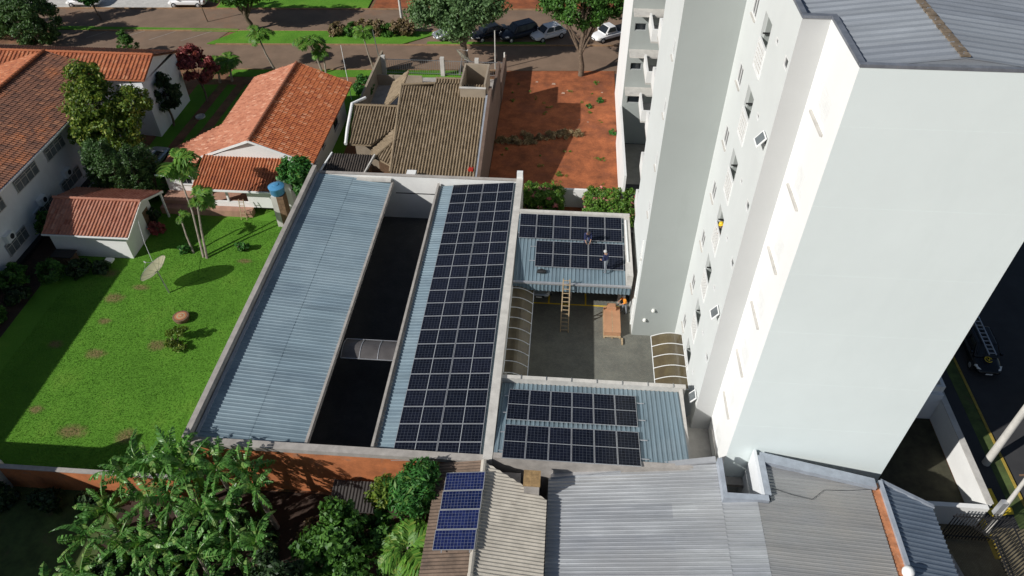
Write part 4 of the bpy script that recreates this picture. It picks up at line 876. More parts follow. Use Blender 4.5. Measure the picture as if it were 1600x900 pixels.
# ================================================================ VEGETATION
def leaves(name, mat, parent, blobs, n, size, seed, clump=.35, nclump=40, asp=.5, flat=.3, shell=.55):
    """leaf-sized quads gathered in clumps through the crown's volume. blobs: (cx,cy,cz,rx,ry,rz)"""
    rs = np.random.RandomState(seed); bl = np.array(blobs, float); wgt = (bl[:,3]*bl[:,4]*bl[:,5])**.67; wgt /= wgt.sum()
    k = rs.choice(len(bl), nclump, p=wgt); d = rs.normal(size=(nclump,3)); d /= np.linalg.norm(d, axis=1)[:,None]
    r = shell+(1-shell)*rs.rand(nclump)**.6; cc = bl[k,:3]+d*bl[k,3:]*r[:,None]
    cs_ = clump*(.6+.8*rs.rand(nclump))
    i = rs.randint(0, nclump, n); off = rs.normal(size=(n,3)); off *= (rs.rand(n)**.4/np.linalg.norm(off, axis=1))[:,None]
    P = cc[i]+off*cs_[i][:,None]*np.array([1,1,.75])
    out = P-bl[k[i],:3]; out /= np.linalg.norm(out, axis=1)[:,None]+1e-6
    N = out*.7+rs.normal(size=(n,3))*.7+np.array([0,0,flat]); N /= np.linalg.norm(N, axis=1)[:,None]
    A = np.cross(N, rs.normal(size=(n,3))); A /= np.linalg.norm(A, axis=1)[:,None]; B = np.cross(N, A)
    s = size*(.6+.8*rs.rand(n))[:,None]
    vs = np.stack([P-A*s, P-B*s*asp+N*s*.12, P+A*s, P+B*s*asp+N*s*.12], 1).reshape(-1,3)
    return npmesh(name, vs, np.arange(4*n).reshape(-1,4), mat, parent)
def limbs(parent, base, top, r, blobs, seed, mat='bark', nl=7):
    rr = random.Random(seed); base = Vector(base); top = Vector(top); mb = MB(); n = 5
    pts = [base.lerp(top, k/n)+Vector((rr.uniform(-1,1), rr.uniform(-1,1), 0))*r*.5*(0 < k < n) for k in range(n+1)]
    mb.tube([base+Vector((0,0,-.1))]+pts, [r*1.35]+[r*(1-.5*k/n) for k in range(n+1)], 10); mb.build('trunk', M[mat], parent)
    for k in range(nl):
        b = blobs[k % len(blobs)]; s = pts[rr.randint(2, n-1)]; e = Vector((b[0]+rr.uniform(-.6,.6)*b[3], b[1]+rr.uniform(-.6,.6)*b[4], b[2]+rr.uniform(-.3,.5)*b[5]))
        m_ = s.lerp(e, .5)+Vector((rr.uniform(-.2,.2), rr.uniform(-.2,.2), .1*(e-s).length))
        mb = MB(); mb.tube([s, m_, e], [r*.42, r*.25, r*.06], 6); mb.build('limb', M[mat], parent)
def tree(name, base, top, r, blobs, n, size, mat, label, seed, clump=.6, nclump=60, bark='bark', nl=7, cat='tree', asp=.5, shell=.55):
    t_ = thing(name, base, label, cat); limbs(t_, base, top, r, blobs, seed, bark, nl)
    leaves('crown', M[mat], t_, blobs, n, size, seed, clump, nclump, asp, shell=shell); return t_
def bush(name, blobs, n, size, mat, label, seed, clump=.25, nclump=40, cat='shrub', asp=.5, extra=None, shell=.5):
    b = blobs[0]; t_ = thing(name, (b[0], b[1], 0), label, cat); rr = random.Random(seed)
    for k in range(5):
        q = blobs[k % len(blobs)]; mb = MB(); mb.tube([(b[0]+rr.uniform(-.1,.1), b[1]+rr.uniform(-.1,.1), -.05),(q[0]+rr.uniform(-.4,.4)*q[3], q[1]+rr.uniform(-.4,.4)*q[4], q[2]+.4*q[5])], [.04,.012], 5); mb.build('stem', M['bark'], t_)
    leaves('foliage', M[mat], t_, blobs, n, size, seed, clump, nclump, asp, shell=shell)
    if extra: tag(leaves('flowers', M[extra[0]], t_, blobs, extra[1], extra[2], seed+1, .22, extra[3], .8, shell=.9), kind='stuff')
    return t_
# street and far trees
tree('street_tree', (-4.8,26.2,0), (-4.6,27.4,5.6), .42, [(-5.2,27.8,5.8,3.0,2.0,1.8),(-8.2,28.2,5.3,2.2,1.6,1.3),(-2.6,27.8,6.0,1.9,1.5,1.3),(-5.4,26.9,4.5,1.7,1.1,1.0),(-6.2,29.0,7.0,2.6,1.6,1.4)], 22000, .17, 'leaf_greyg', 'big grey-green street tree with thick trunk behind the brown roof', 11, .8, 220, nl=12)
tree('lot_tree', (7.3,26.0,0), (7.2,26.6,5.2), .30, [(6.9,27.2,6.6,2.8,2.3,1.9),(4.7,27.6,6.9,1.8,1.6,1.5),(9.2,27.8,7.0,2.0,1.6,1.6),(7.0,28.2,8.2,2.2,1.8,1.4)], 20000, .15, 'leaf_green', 'bushy green tree with pale trunk at the top of the red lot', 12, .65, 230, 'bark', nl=12)
tree('median_tree', (-29.8,34.2,.1), (-30.2,34.4,3.0), .30, [(-30.6,34.6,4.3,3.0,2.4,1.3),(-28.0,35.0,4.8,2.0,2.0,1.3),(-32.8,35.2,4.6,2.0,2,1.2)], 13000, .18, 'leaf_green', 'dark trunked green tree on the median grass, cut by the top edge', 13, .7, 200, nl=9)
tree('young_tree', (-48.0,35.5,0), (-48.6,35.8,1.9), .10, [(-48.9,36.0,2.8,1.0,1.0,1.2)], 3500, .13, 'leaf_bright', 'young bright green tree on the median beside the white parked car', 14, .4, 30, nl=4)
tree('thin_tree', (-35.6,36.0,0), (-36.2,36.2,3.4), .07, [(-36.4,36.5,4.6,1.5,1.4,1.2)], 2500, .14, 'leaf_green', 'thin stemmed small tree near the far kerb', 15, .4, 30, nl=4)
tree('far_tree', (-19.5,44.5,0), (-19.5,44.5,4), .25, [(-20,44.6,6,4.5,2.5,2.4)], 8000, .2, 'leaf_dark', 'dark tree beyond the far kerb casting shade on the far road', 16, .8, 60)
tree('far_street_tree', (11.5,40.0,0), (11.5,40.2,4.5), .25, [(11,40.6,6.6,2.6,2.2,1.8)], 7000, .18, 'leaf_green', 'green tree beyond the parked pickup, beside the tower edge', 17, .6, 50)
# big clipped conifers top left
bush('round_conifer', [(-52.0,29.5,2.6,2.9,2.6,2.9),(-51.2,28.9,4.2,1.7,1.6,1.7)], 17000, .13, 'leaf_conifer', 'large rounded dark conifer behind the clinic roof', 21, .5, 150, 'tree', shell=.8)
bush('tall_conifer', [(-57.5,31.0,3.4,2.8,2.6,3.6),(-56,32,5.6,1.6,1.6,1.8)], 14000, .14, 'leaf_greyg', 'tall grey-green conifer at the top left corner', 22, .6, 150, 'tree', shell=.8)
bush('cone_shrub', [(-40.6,27.2,1.0,.95,.95,1.2),(-40.6,27.2,2.0,.5,.5,.8)], 4000, .09, 'leaf_green', 'small cone-shaped shrub behind the clinic roof ridge', 23, .25, 70, shell=.8)
# trees beside the clinic
tree('yellow_tree', (-31.6,5.4,0), (-31.6,5.8,5.2), .22, [(-31.4,6.0,6.2,2.2,2.0,1.9),(-32.2,7.2,7.7,1.7,1.6,1.4),(-30.0,5.0,4.6,2.0,1.9,1.6),(-29.2,6.8,5.8,1.8,1.7,1.5),(-31.2,4.2,5.0,1.6,1.4,1.3)], 26000, .13, 'leaf_yellow', 'broad-leaved tree with yellow-green crown against the clinic roof', 24, .5, 330, shell=.45)
for k, (x, y, h) in enumerate(((-30.2,1.8,5.6),(-28.9,1.4,6.0),(-27.5,1.8,5.2),(-26.9,2.8,4.8),(-30.9,3.0,5.2))):
    bush('juniper', [(x,y,h*.45,1.0,1.0,h*.5),(x+.25,y-.1,h*.75,.6,.6,h*.3),(x-.45,y+.2,h*.6,.6,.6,h*.3)], 7000, .10, 'leaf_conifer', 'upright dark juniper behind the tiled shed, %s from the clinic wall' % ('second','third','fourth','fifth','first')[k], 30+k, .3, 170, 'tree', asp=.3, shell=.7)['group'] = 'junipers behind the shed'
tree('dark_tree', (-30.2,13.6,0), (-30.2,13.8,2.6), .12, [(-30.0,13.8,3.2,1.15,1.15,1.7)], 4500, .14, 'leaf_dark', 'dark leafy tree against the white gable wall of the clinic', 36, .35, 50, nl=4)
tree('red_tree', (-28.8,18.2,0), (-28.9,18.4,2.4), .12, [(-29.0,18.8,3.2,1.9,1.6,1.2),(-30,19.8,4.0,1.0,1.0,.7)], 6500, .15, 'leaf_red', 'small tree with red leaves at the corner of the clinic', 37, .4, 50, nl=6)
# papaya by the tank
tree('papaya_tree', (-14.3,1.5,0), (-14.3,1.6,3.2), .09, [(-14.4,1.6,4.0,1.3,1.2,.8),(-14.1,1.0,3.2,.95,.8,.6)], 5200, .16, 'leaf_bright', 'bright green papaya beside the blue tank and the garage corner', 38, .32, 90, 'barkpale', nl=6, asp=.45)
# hedges
def hedge(x0, x1, y0, y1, z, label, seed, fl):
    bl = []; n = int((x1-x0)/.8)
    for k in range(n+1): bl.extend([(x0+(x1-x0)*(k+.5)/(n+1), y0+(y1-y0)*q_, z*.55, .6, (y1-y0)*.3, z*.48) for q_ in (.28, .72)])
    return bush('flowering_hedge', bl, 22000, .085, 'leaf_hedge', label, seed, .24, 420, 'hedge', extra=('flower', fl, .09, 40), shell=.75)
hedge(3.0, 5.75, 1.7, 4.0, 2.3, 'clipped hedge with pink flowers beside the solar roof post', 40, 900); hedge(7.9, 11.5, .6, 3.9, 2.3, 'longer clipped hedge with faint pink flowers near the white tower', 41, 500)
# median shrubs
for k, (x, m_, s_) in enumerate(((-19.8,'leaf_brownish',1.0),(-18.2,'leaf_green',.9),(-16.8,'leaf_brownish',1.2),(-15.4,'leaf_brownish',1.2),(-14.2,'leaf_green',.9),(-13.0,'leaf_brownish',1.3),(-11.9,'leaf_brownish',1.2))):
    y = yk(x)+8.2; bush('median_shrub', [(x,y,.7*s_,.95,.8,.75*s_)], 1800, .14, m_, '%s shrub in the median row, %s from the left' % ('brownish' if m_ == 'leaf_brownish' else 'green', ORD[k]), 50+k, .28, 34)['group'] = 'shrubs on the median'
bush('dry_grass_clump', [(1.6,13.0,.15,1.8,.5,.22),(4.0,14.0,.15,2.2,.5,.25),(6.4,14.6,.15,1.6,.4,.2)], 6000, .18, 'straw', 'strip of dry straw-coloured grass across the red lot', 60, .25, 60, 'grass', asp=.12)
for k, (x, y) in enumerate(((8.1,19.6),(10.2,15.0),(9.2,20.8),(6.0,5.6))): bush('weed', [(x,y,.14,.32,.28,.18)], 350, .09, 'leaf_bright', 'small green weed in the red dirt, %s' % ('near the lot tree','by the white boundary wall','below the parked pickup','by the garden wall')[k], 61+k, .15, 9, 'weed')
# lawn shrubs
bush('yellow_shrub', [(-18.9,-13.0,.55,.75,.6,.5),(-18.3,-13.4,.3,.4,.4,.3),(-18.5,-12.5,.8,.5,.45,.4)], 1800, .075, 'leaf_yellow', 'sparse yellow-green shrub on the lawn beside the tree stump', 70, .22, 32)
for k, (x, y) in enumerate(((-18.0,-3.5),(-17.5,-3.3))): bush('lawn_sapling', [(x,y,.4,.3,.3,.35)], 260, .1, 'leaf_bright', 'small light green sapling on the lawn, %s of the two' % ('left','right')[k], 72+k, .14, 10)
bush('palm_foot_shrub', [(-22.0,-3.9,.35,.4,.35,.35)], 350, .12, 'leaf_bright', 'small green shrub at the foot of the leaning palms', 74, .15, 10)
bush('red_shrub', [(-24.9,-1.9,.5,.45,.5,.5)], 900, .11, 'leaf_red', 'dark red leafy shrub by the shed door', 75, .2, 22)
bush('shed_creeper', [(-25.2,-1.2,1.2,.3,.4,.8)], 700, .12, 'leaf_dark', 'dark green climber on the end wall of the shed', 76, .2, 20)
for k, (x, y, s_) in enumerate(((-32.6,-8.2,1.2),(-31.4,-9.8,.9),(-30.2,-7.4,1.0),(-28.6,-6.8,.8),(-32.0,-12.0,1.1),(-27.2,-6.4,.6))):
    bush('border_shrub', [(x,y,.6*s_,.9*s_,.9*s_,.7*s_)], 1500, .14, 'leaf_dark' if k % 2 else 'leaf_green', 'shaded shrub in the bed between clinic and shed, %s' % ('largest, by the wall','beside the largest','under the shed corner','along the shed wall','nearest the left edge','under the shed eave')[k], 80+k, .25, 30)
for k, (x, y, s_) in enumerate(((-23.6,-24.9,.9),(-20.8,-25.0,.8),(-18.4,-24.8,.7))): bush('wall_shrub', [(x,y,.6*s_,1.2*s_,.7*s_,.7*s_)], 1500, .15, 'leaf_dark', 'dark shrub below the brick boundary wall, %s' % ('leftmost','middle','nearest the bananas')[k], 90+k, .28, 30)
# trees by the fibre-cement shed
tree('mango_tree', (-1.0,-24.9,0), (-1.0,-24.8,2.7), .12, [(-.85,-24.8,3.5,1.25,1.2,1.05),(-.4,-24.2,4.3,.7,.6,.5)], 6500, .17, 'leaf_bright', 'round bright green tree beside the blue solar panels', 100, .36, 150, nl=5, asp=.28)
tree('olive_tree', (-2.5,-24.7,0), (-2.5,-24.6,2.2), .08, [(-2.4,-24.6,2.9,.7,.8,.9)], 2600, .1, 'leaf_yellow', 'thin olive-green tree left of the round bright tree', 101, .3, 36, nl=4)
tree('citrus_tree', (-3.8,-27.2,0), (-3.7,-27.1,2.4), .12, [(-3.8,-27.2,3.2,1.35,1.2,1.0),(-5.0,-27.8,2.6,1.2,1.1,.9),(-2.6,-26.4,2.6,1.0,.9,.8),(-4.3,-26.2,3.3,.8,.7,.7),(-3.0,-28.6,2.4,1.2,1.0,.8)], 9000, .14, 'leaf_green', 'dense glossy green tree at the bottom centre', 102, .34, 200, nl=8, asp=.55)
tree('shade_tree', (-6.4,-29.2,0), (-6.3,-29.1,2.4), .12, [(-6.4,-29.2,3.0,1.3,1.2,1.0),(-7.4,-30.0,2.6,1.0,1.0,.8)], 4500, .13, 'leaf_dark', 'dark leafy tree below the dense glossy one at the bottom edge', 103, .35, 50, nl=6)
bush('ground_brush', [(-6.0,-25.6,.4,1.2,.8,.5),(-4.4,-25.8,.4,1.0,.6,.4)], 1600, .1, 'leaf_brownish', 'dry twiggy brush in the dark yard below the orange wall', 104, .3, 24)
# ---------------------------------------------------------------- palms and bananas
def frond_mesh(L, droop, nleaf, ll, seed, lw=.035, twist=.5):
    rr = np.random.RandomState(seed); vs = []; fs = []
    def at(t): return np.array([L*(t-.12*t*t*droop), 0, L*(.45*t-.62*droop*t*t)])
    for k in range(10):
        a, b = at(k/10), at((k+1)/10); w_ = .022*(1-k/11); i = len(vs)
        vs += [a+[0,-w_,0], b+[0,-w_*.9,0], b+[0,w_*.9,0], a+[0,w_,0]]; fs.append((i,i+1,i+2,i+3))
    for k in range(nleaf):
        t = .16+.84*k/nleaf; p = at(t); d = at(min(1, t+.02))-at(t-.02); d /= np.linalg.norm(d)
        for s in (-1, 1):
            l = ll*math.sin(math.pi*(.18+.78*t))**.7*(.8+.4*rr.rand()); a = np.array([0, s, 0])*.78+d*.5+np.array([0,0,(rr.rand()-.35)*twist]); a /= np.linalg.norm(a)
            m_ = p+a*l*.55; e = p+a*l+np.array([0,0,-.32*l]); w_ = d*lw; i = len(vs)
            vs += [p-w_*.5, m_-w_, m_+w_, p+w_*.5]; fs.append((i,i+1,i+2,i+3)); i = len(vs); vs += [m_-w_, e-w_*.15, e+w_*.15, m_+w_]; fs.append((i,i+1,i+2,i+3))
    return np.array(vs), np.array(fs)
def meshonly(name, vf, mat):
    o = npmesh(name, vf[0], vf[1], mat); me = o.data; bpy.data.objects.remove(o); return me
FROND = [meshonly('frond', frond_mesh(1.0, dr, 26, .42, k), M['palm']) for k, dr in enumerate((.7, 1.0, 1.35))]
def add_child(name, me, parent, loc, rot, scale):
    o = bpy.data.objects.new(name, me); COL.objects.link(o); o.parent = parent; o.location = loc; o.rotation_euler = rot; o.scale = scale; return o
def palm(base, top, r, nf, L, label, seed, wind=None, group=None):
    base = Vector(base); top = Vector(top); t_ = thing('palm_tree', base, label, 'palm', group); rr = random.Random(seed)
    m_ = base.lerp(top, .5)+Vector((rr.uniform(-.15,.15), rr.uniform(-.15,.15), 0)); mb = MB(); mb.tube([base-Vector((0,0,.1)), base.lerp(m_, .5), m_, m_.lerp(top, .5), top, top+Vector((0,0,.45))], [r*1.3, r, r*.9, r*.8, r*.85, r*.4], 8); mb.build('trunk', M['barkpale'], t_)
    for k in range(nf):
        az = 2*math.pi*(k/nf)+rr.uniform(-.3,.3); el = rr.uniform(-.25,.35)
        if wind is not None: az = wind+(((az-wind+math.pi) % (2*math.pi))-math.pi)*.55
        s_ = L*rr.uniform(.8,1.1); add_child('frond', FROND[rr.randint(0,2)], t_, top-base+Vector((0,0,.3)), (0, -el, az), (s_, s_, s_))
    return t_
palm((-20.1,-4.5,0), (-20.4,-2.7,3.9), .085, 10, 1.5, 'palm with low feathery crown, right of the lawn group', 1, wind=.3, group='palms on the lawn')
palm((-20.4,-4.4,0), (-21.8,-1.5,6.1), .075, 12, 1.9, 'tall leaning palm with windblown crown in front of the pink roof', 2, wind=.1, group='palms on the lawn')
palm((-21.3,-4.0,0), (-22.0,-2.9,2.3), .07, 5, .9, 'short crooked palm, left of the lawn group', 3, wind=.3, group='palms on the lawn')
palm((-24.3,25.1,.06), (-25.2,25.2,3.4), .10, 12, 1.6, 'street palm behind the left half of the orange roof ridge', 4, group='palms along the street')
palm((-19.2,24.8,.06), (-20.0,25.0,3.0), .11, 13, 1.7, 'bushy street palm behind the right half of the orange roof', 5, group='palms along the street')
palm((-18.8,24.7,.06), (-19.0,24.9,1.9), .09, 9, 1.2, 'low street palm sharing the clump behind the orange roof', 6, group='palms along the street')
palm((-13.9,25.4,.06), (-14.6,25.6,3.8), .09, 11, 1.4, 'street palm left of the grey lamp pole', 7, group='palms along the street')
palm((-28.9,21.9,.0), (-28.7,22.0,1.7), .12, 16, 1.7, 'bushy low palm beside the driveway and red tree', 8, group='palms along the street')
palm((-27.8,22.3,.0), (-27.6,22.4,1.9), .12, 14, 1.5, 'second bushy low palm beside the driveway, closer to the orange roof', 9, group='palms along the street')
palm((-.6,-27.6,0), (-.7,-27.4,2.5), .10, 15, 1.75, 'green and yellow palm at the bottom beside the blue panels', 10)
bush('front_garden_bush', [(-13.9,20.9,.9,.9,.9,.9),(-13.5,19.6,.7,.7,.7,.6)], 3000, .12, 'leaf_bright', 'round green garden bush beside the tan yard wall', 110, .3, 50)
bush('clinic_plant', [(-32.3,-3.0,1.6,.95,.95,.7),(-32.6,-2.4,1.0,.6,.6,.6)], 900, .28, 'leaf_green', 'broad-leaved plant between the clinic wall and the shed gable', 111, .4, 22, asp=.35)

def banana_mesh(seed, L=1.0, W=.135, droop=1.0):
    """torn banana leaf: midrib with separate drooping strips on both sides"""
    rr = np.random.RandomState(seed); vs = []; fs = []; n = 46
    def at(t): return np.array([L*(t-.16*droop*t**3), 0, L*(.62*t-.72*droop*t*t)])
    for k in range(12):
        a, b = at(k/12), at((k+1)/12); w_ = .014*(1-k/13); i = len(vs); vs += [a+[0,-w_,.006], b+[0,-w_,.006], b+[0,w_,.006], a+[0,w_,.006]]; fs.append((i,i+1,i+2,i+3))
    for s in (-1, 1):
        fold = rr.uniform(.35,1.0); k = 0
        while k < n:
            m_ = min(n-k, rr.randint(1, 5)); dr = fold+rr.uniform(-.35,.55); sweep = rr.uniform(.0,.5)
            for j in range(m_):
                t0 = .10+.9*(k+j)/n; t1 = .10+.9*(k+j+1)/n-(.011 if j == m_-1 else 0)
                w0 = W*math.sin(math.pi*min(1, t0*.94+.06))**.55*(1 if t0 < .9 else .75); w1 = W*math.sin(math.pi*min(.995, t1*.94+.06))**.55*(1 if t1 < .9 else .75)
                a, b = at(t0), at(t1)
                for (f0, f1) in ((0, .5), (.5, 1)):
                    i = len(vs)
                    def q(p, w_, f): return p+np.array([sweep*w_*f*.6, s*w_*f*math.cos(dr*f), -w_*f*math.sin(dr*f*1.3)])
                    vs += [q(a,w0,f0), q(b,w1,f0), q(b,w1,f1), q(a,w0,f1)]; fs.append((i,i+1,i+2,i+3))
            k += m_
    vs = np.array(vs); return vs, np.array(fs)
def weld(me):      # strips of one leaf share one colour island
    import bmesh
    b = bmesh.new(); b.from_mesh(me); bmesh.ops.remove_doubles(b, verts=b.verts, dist=1e-5); b.to_mesh(me); b.free(); return me
BAN = [weld(meshonly('leaf', banana_mesh(k, droop=.75+.22*(k % 4)), M['leaf_banana'])) for k in range(7)]
DRY = weld(meshonly('dry_leaf', banana_mesh(40, W=.05, droop=1.6), M['leaf_brownish']))
def banana(x, y, h, nl, L, label, seed):
    t_ = thing('banana_plant', (x,y,0), label, 'banana plant', 'banana plants at the bottom left'); rr = random.Random(seed); lx, ly = rr.uniform(-.25,.25), rr.uniform(-.25,.25)
    mb = MB(); mb.tube([(x,y,-.1),(x+lx*.5,y+ly*.5,h*.5),(x+lx,y+ly,h)], [.15,.12,.07], 8); mb.build('pseudostem', M['leaf_hedge'] if seed % 2 else M['barkpale'], t_)
    a0 = rr.uniform(0, 6.28)
    for k in range(nl):
        az = a0+k*2.4+rr.uniform(-.25,.25); el = (.95-1.15*k/nl)+rr.uniform(-.2,.2); s_ = L*rr.uniform(.65,1.15)
        add_child('leaf', BAN[rr.randint(0,6)], t_, (lx, ly, h-.05), (rr.uniform(-.8,.8), -el, az), (s_, s_*rr.uniform(.8,1.1), s_*rr.uniform(.7,1.3)))
    if seed % 2 == 0: add_child('dry_leaf', DRY, t_, (lx, ly, h-.1), (0, .7, a0+1), (L*.8, L*.8, L*.8))
bs = [(-15.2,-24.9,2.5),(-14.2,-24.4,3.1),(-13.0,-24.3,3.3),(-11.9,-24.8,3.2),(-10.6,-24.4,3.2),(-9.3,-24.6,3.1),(-8.3,-25.3,2.9),(-14.0,-25.9,2.6),(-12.6,-26.2,2.9),(-11.0,-26.2,3.0),(-9.7,-26.5,2.8),(-14.9,-28.0,2.2),(-13.6,-28.2,2.4),(-12.2,-28.0,2.5),(-10.6,-28.3,2.6),(-9.0,-28.0,2.4),(-16.2,-29.6,1.9),(-14.8,-29.8,2.0),(-8.0,-27.2,2.6),(-11.6,-29.8,2.3),(-9.6,-29.9,2.2),(-7.6,-29.4,1.9),(-13.2,-30.2,2.0),(-16.4,-26.0,2.0),(-16.6,-27.3,1.9),(-17.6,-30.3,1.6)]
near = ['beside the brick wall end','at the carport roof corner','in front of the left carport roof','left of centre under the roof edge','mid-clump under the roof edge','right end under the roof edge','rightmost of the clump','second row, far left','second row, left of centre','second row, right of centre','second row, right','third row, left','third row, next to the left one','third row, centre','third row, right of centre','third row, right','lowest left corner','lowest, next to the corner one','right flank of the clump','bottom edge, centre','bottom edge, right of centre','bottom edge, far right','bottom edge, left of centre','left flank below the brick wall','left flank, second below the brick wall','far lower left corner']
for k, (x, y, h) in enumerate(bs): banana(x, y, h+(.9 if k < 7 else .35 if k < 11 else 0), 13, 2.05 if k < 11 else 1.85, 'banana plant with torn green leaves, %s' % near[k], 200+k)
for k, (x, y) in enumerate(((-14.6,-26.8),(-12.0,-27.2),(-10.0,-25.4),(-8.6,-26.4),(-11.6,-25.4),(-13.4,-27.0),(-15.6,-28.4),(-12.8,-29.2),(-9.8,-29.0))): bush('undergrowth', [(x,y,.5,1.0,.9,.6)], 900, .16, 'leaf_dark', 'dark undergrowth beneath the banana clump, %s' % ('left','centre','upper right','right','upper centre','left of centre','lower left','lower centre','lower right')[k], 130+k, .3, 24)
# scattered small grass tufts in the lot
rs_ = random.Random(3)
for k in range(14): pass
b_ = [(rs_.uniform(.5,10), rs_.choice((rs_.uniform(3.2,12), rs_.uniform(17,25))), .05, rs_.uniform(.15,.5), rs_.uniform(.15,.4), .09) for k in range(34)]
tag(leaves('lot_weeds', M['leaf_hedge'], None, b_, 2600, .07, 77, .16, 70, .2), 'thin scatter of low weeds across the red lot', 'weeds', kind='stuff')
# short turf so that the lawn has a nap
def turf(name, x0, x1, y0, y1, n, h, seed, label):
    rs = np.random.RandomState(seed); x = rs.uniform(x0,x1,n); y = rs.uniform(y0,y1,n); a = rs.uniform(0,6.28,n); hh = h*(.5+rs.rand(n)); w_ = .012+.012*rs.rand(n)
    dx, dy = np.cos(a)*w_, np.sin(a)*w_; lx, ly = rs.normal(0,.35,n)*hh, rs.normal(0,.35,n)*hh; z = np.zeros(n)
    vs = np.stack([np.stack([x-dx,y-dy,z],1), np.stack([x+dx,y+dy,z],1), np.stack([x+lx,y+ly,hh],1)], 1).reshape(-1,3)
    o = npmesh(name, vs, np.arange(3*n).reshape(-1,3), M['grassblade']); tag(o, label, 'grass', kind='stuff')
turf('lawn_grass', -29, -13.5, -23.6, 0.2, 90000, .05, 5, 'short green grass of the large lawn')
# ================================================================ VEHICLES
def loft(st, n=14, pw=3.2):
    """closed body from stations (x, half width, z bottom, z top); rounded-box sections"""
    mb = MB(); rings = []
    for (x, hw, zb, zt) in st:
        c, h = (zb+zt)/2, (zt-zb)/2; i = len(mb.v); rings.append(i)
        for k in range(n):
            a = 2*math.pi*(k+.5)/n; ca, sa = math.cos(a), math.sin(a)
            mb.v.append((x, math.copysign(abs(ca)**(2/pw), ca)*hw, c+math.copysign(abs(sa)**(2/pw), sa)*h))
    for a, b in zip(rings, rings[1:]):
        for k in range(n): mb.f.append((a+k, b+k, b+(k+1) % n, a+(k+1) % n))
    mb.f.append(tuple(rings[0]+k for k in range(n))); mb.f.append(tuple(rings[-1]+k for k in range(n))[::-1]); mb.sm = True; return mb
def car(kind, paint, loc, heading, label, name='parked_car', cat='car', group=None):
    t_ = thing(name, (0,0,0), label, cat, group); ORG[t_.name] = Vector()
    L, Wd, H = {'hatch': (3.95,.86,1.48), 'sedan': (4.4,.87,1.45), 'suv': (4.5,.92,1.66), 'pickup': (4.5,.85,1.55)}[kind]; f, r = L/2, -L/2; bz = .92 if kind != 'suv' else 1.02
    body = loft([(r,Wd*.80,.42,bz-.12),(r+.08,Wd*.93,.30,bz-.02),(r+.35,Wd,.24,bz),(r+1.2,Wd,.22,bz),(f-1.45,Wd,.22,bz),(f-.9,Wd*.985,.24,bz-.05),(f-.35,Wd*.93,.26,bz-.17),(f-.08,Wd*.80,.32,bz-.28),(f,Wd*.66,.40,bz-.38)]).build('body', M[paint], t_)
    rf = {'hatch': (f-1.62, r+.75, f-.95, r+.14), 'sedan': (f-1.75, r+1.35, f-1.1, r+.62), 'suv': (f-1.75, r+.55, f-1.15, r+.1), 'pickup': (f-1.65, f-2.5, f-1.0, f-2.75)}[kind]
    a, b, c, d = rf; hw0, hw1 = Wd*.93, Wd*.74; z0 = bz-.06
    cab = MB().hexa([(d,-hw0,z0),(c,-hw0,z0),(c,hw0,z0),(d,hw0,z0)], [(b,-hw1,H),(a,-hw1,H),(a,hw1,H),(b,hw1,H)]).build('cabin', M[paint], t_)
    bv = cab.modifiers.new('bevel', 'BEVEL'); bv.width = .09; bv.segments = 3
    def pane(p, k=.86, off=.012):
        p = [Vector(q) for q in p]; cen = sum(p, Vector())/4; nrm = (p[1]-p[0]).cross(p[3]-p[0]).normalized()
        if nrm.dot(cen-Vector((0,0,.9))) < 0: nrm = -nrm
        MB().quad(*[cen+(q-cen)*k+nrm*off for q in p]).build('pane', M['glassdark'], cab)
    pane([(c,-hw0,z0+.1),(c,hw0,z0+.1),(a,hw1,H),(a,-hw1,H)]); pane([(d,-hw0,z0+.14),(d,hw0,z0+.14),(b,hw1,H),(b,-hw1,H)], .8)
    m0, m1 = (c+d)/2+.1, (a+b)/2+.05
    for s in (-1, 1):
        if kind == 'pickup': pane([(d+.1,s*hw0,z0+.12),(c-.1,s*hw0,z0+.12),(a,s*hw1,H),(b,s*hw1,H)], .78)
        else:
            pane([(m0,s*hw0,z0+.12),(c-.16,s*hw0,z0+.12),(a-.02,s*hw1,H),(m1,s*hw1,H)], .84); pane([(d+.22,s*hw0,z0+.12),(m0,s*hw0,z0+.12),(m1,s*hw1,H),(b+.06,s*hw1,H)], .84)
        for x in (f-.78, r+.74):
            wl = MB(); wl.tube([(x,s*(Wd-.18),.31),(x,s*(Wd+.012),.31)], [.31,.31], 18).build('wheel', M['tyre'], t_)
            rim = MB(); rim.tube([(x,s*(Wd+.004),.31),(x,s*(Wd+.02),.31)], [.19,.17], 14); rim.build('rim', M['alu'], t_)
        hl = MB().hexa([(f-.42,s*Wd*.60,bz-.36),(f-.10,s*Wd*.60,bz-.42),(f-.16,s*Wd*.80,bz-.42),(f-.5,s*Wd*.95,bz-.34)],[(f-.42,s*Wd*.60,bz-.20),(f-.13,s*Wd*.60,bz-.28),(f-.2,s*Wd*.80,bz-.27),(f-.5,s*Wd*.945,bz-.2)]); hl.build('headlight', M['lamp'], t_)
        MB().box(r-.005,r+.12,s*Wd*.62-.12,s*Wd*.62+.12,bz-.35,bz-.12).build('tail_light', M['red'], t_)
        MB().box(c-.35,c-.2,s*(hw0+.02) if s > 0 else s*(hw0+.17),s*(hw0+.17) if s > 0 else s*(hw0+.02),z0+.1,z0+.24).build('mirror', M[paint], t_)
    MB().box(f-.06,f+.012,-Wd*.45,Wd*.45,.42,.54).build('grille', M['black'], t_); MB().box(f-.02,f+.02,-.2,.2,.36,.46).build('number_plate', M['whitepaint'], t_)
    if kind == 'pickup': MB().box(r+.12,f-2.85,-Wd*.80,Wd*.80,bz-.02,bz+.006).build('load_bed', M['black'], t_)
    t_.location = loc; t_.rotation_euler = (0,0,heading); return t_
HD = math.atan2(-2.0,-2.9)
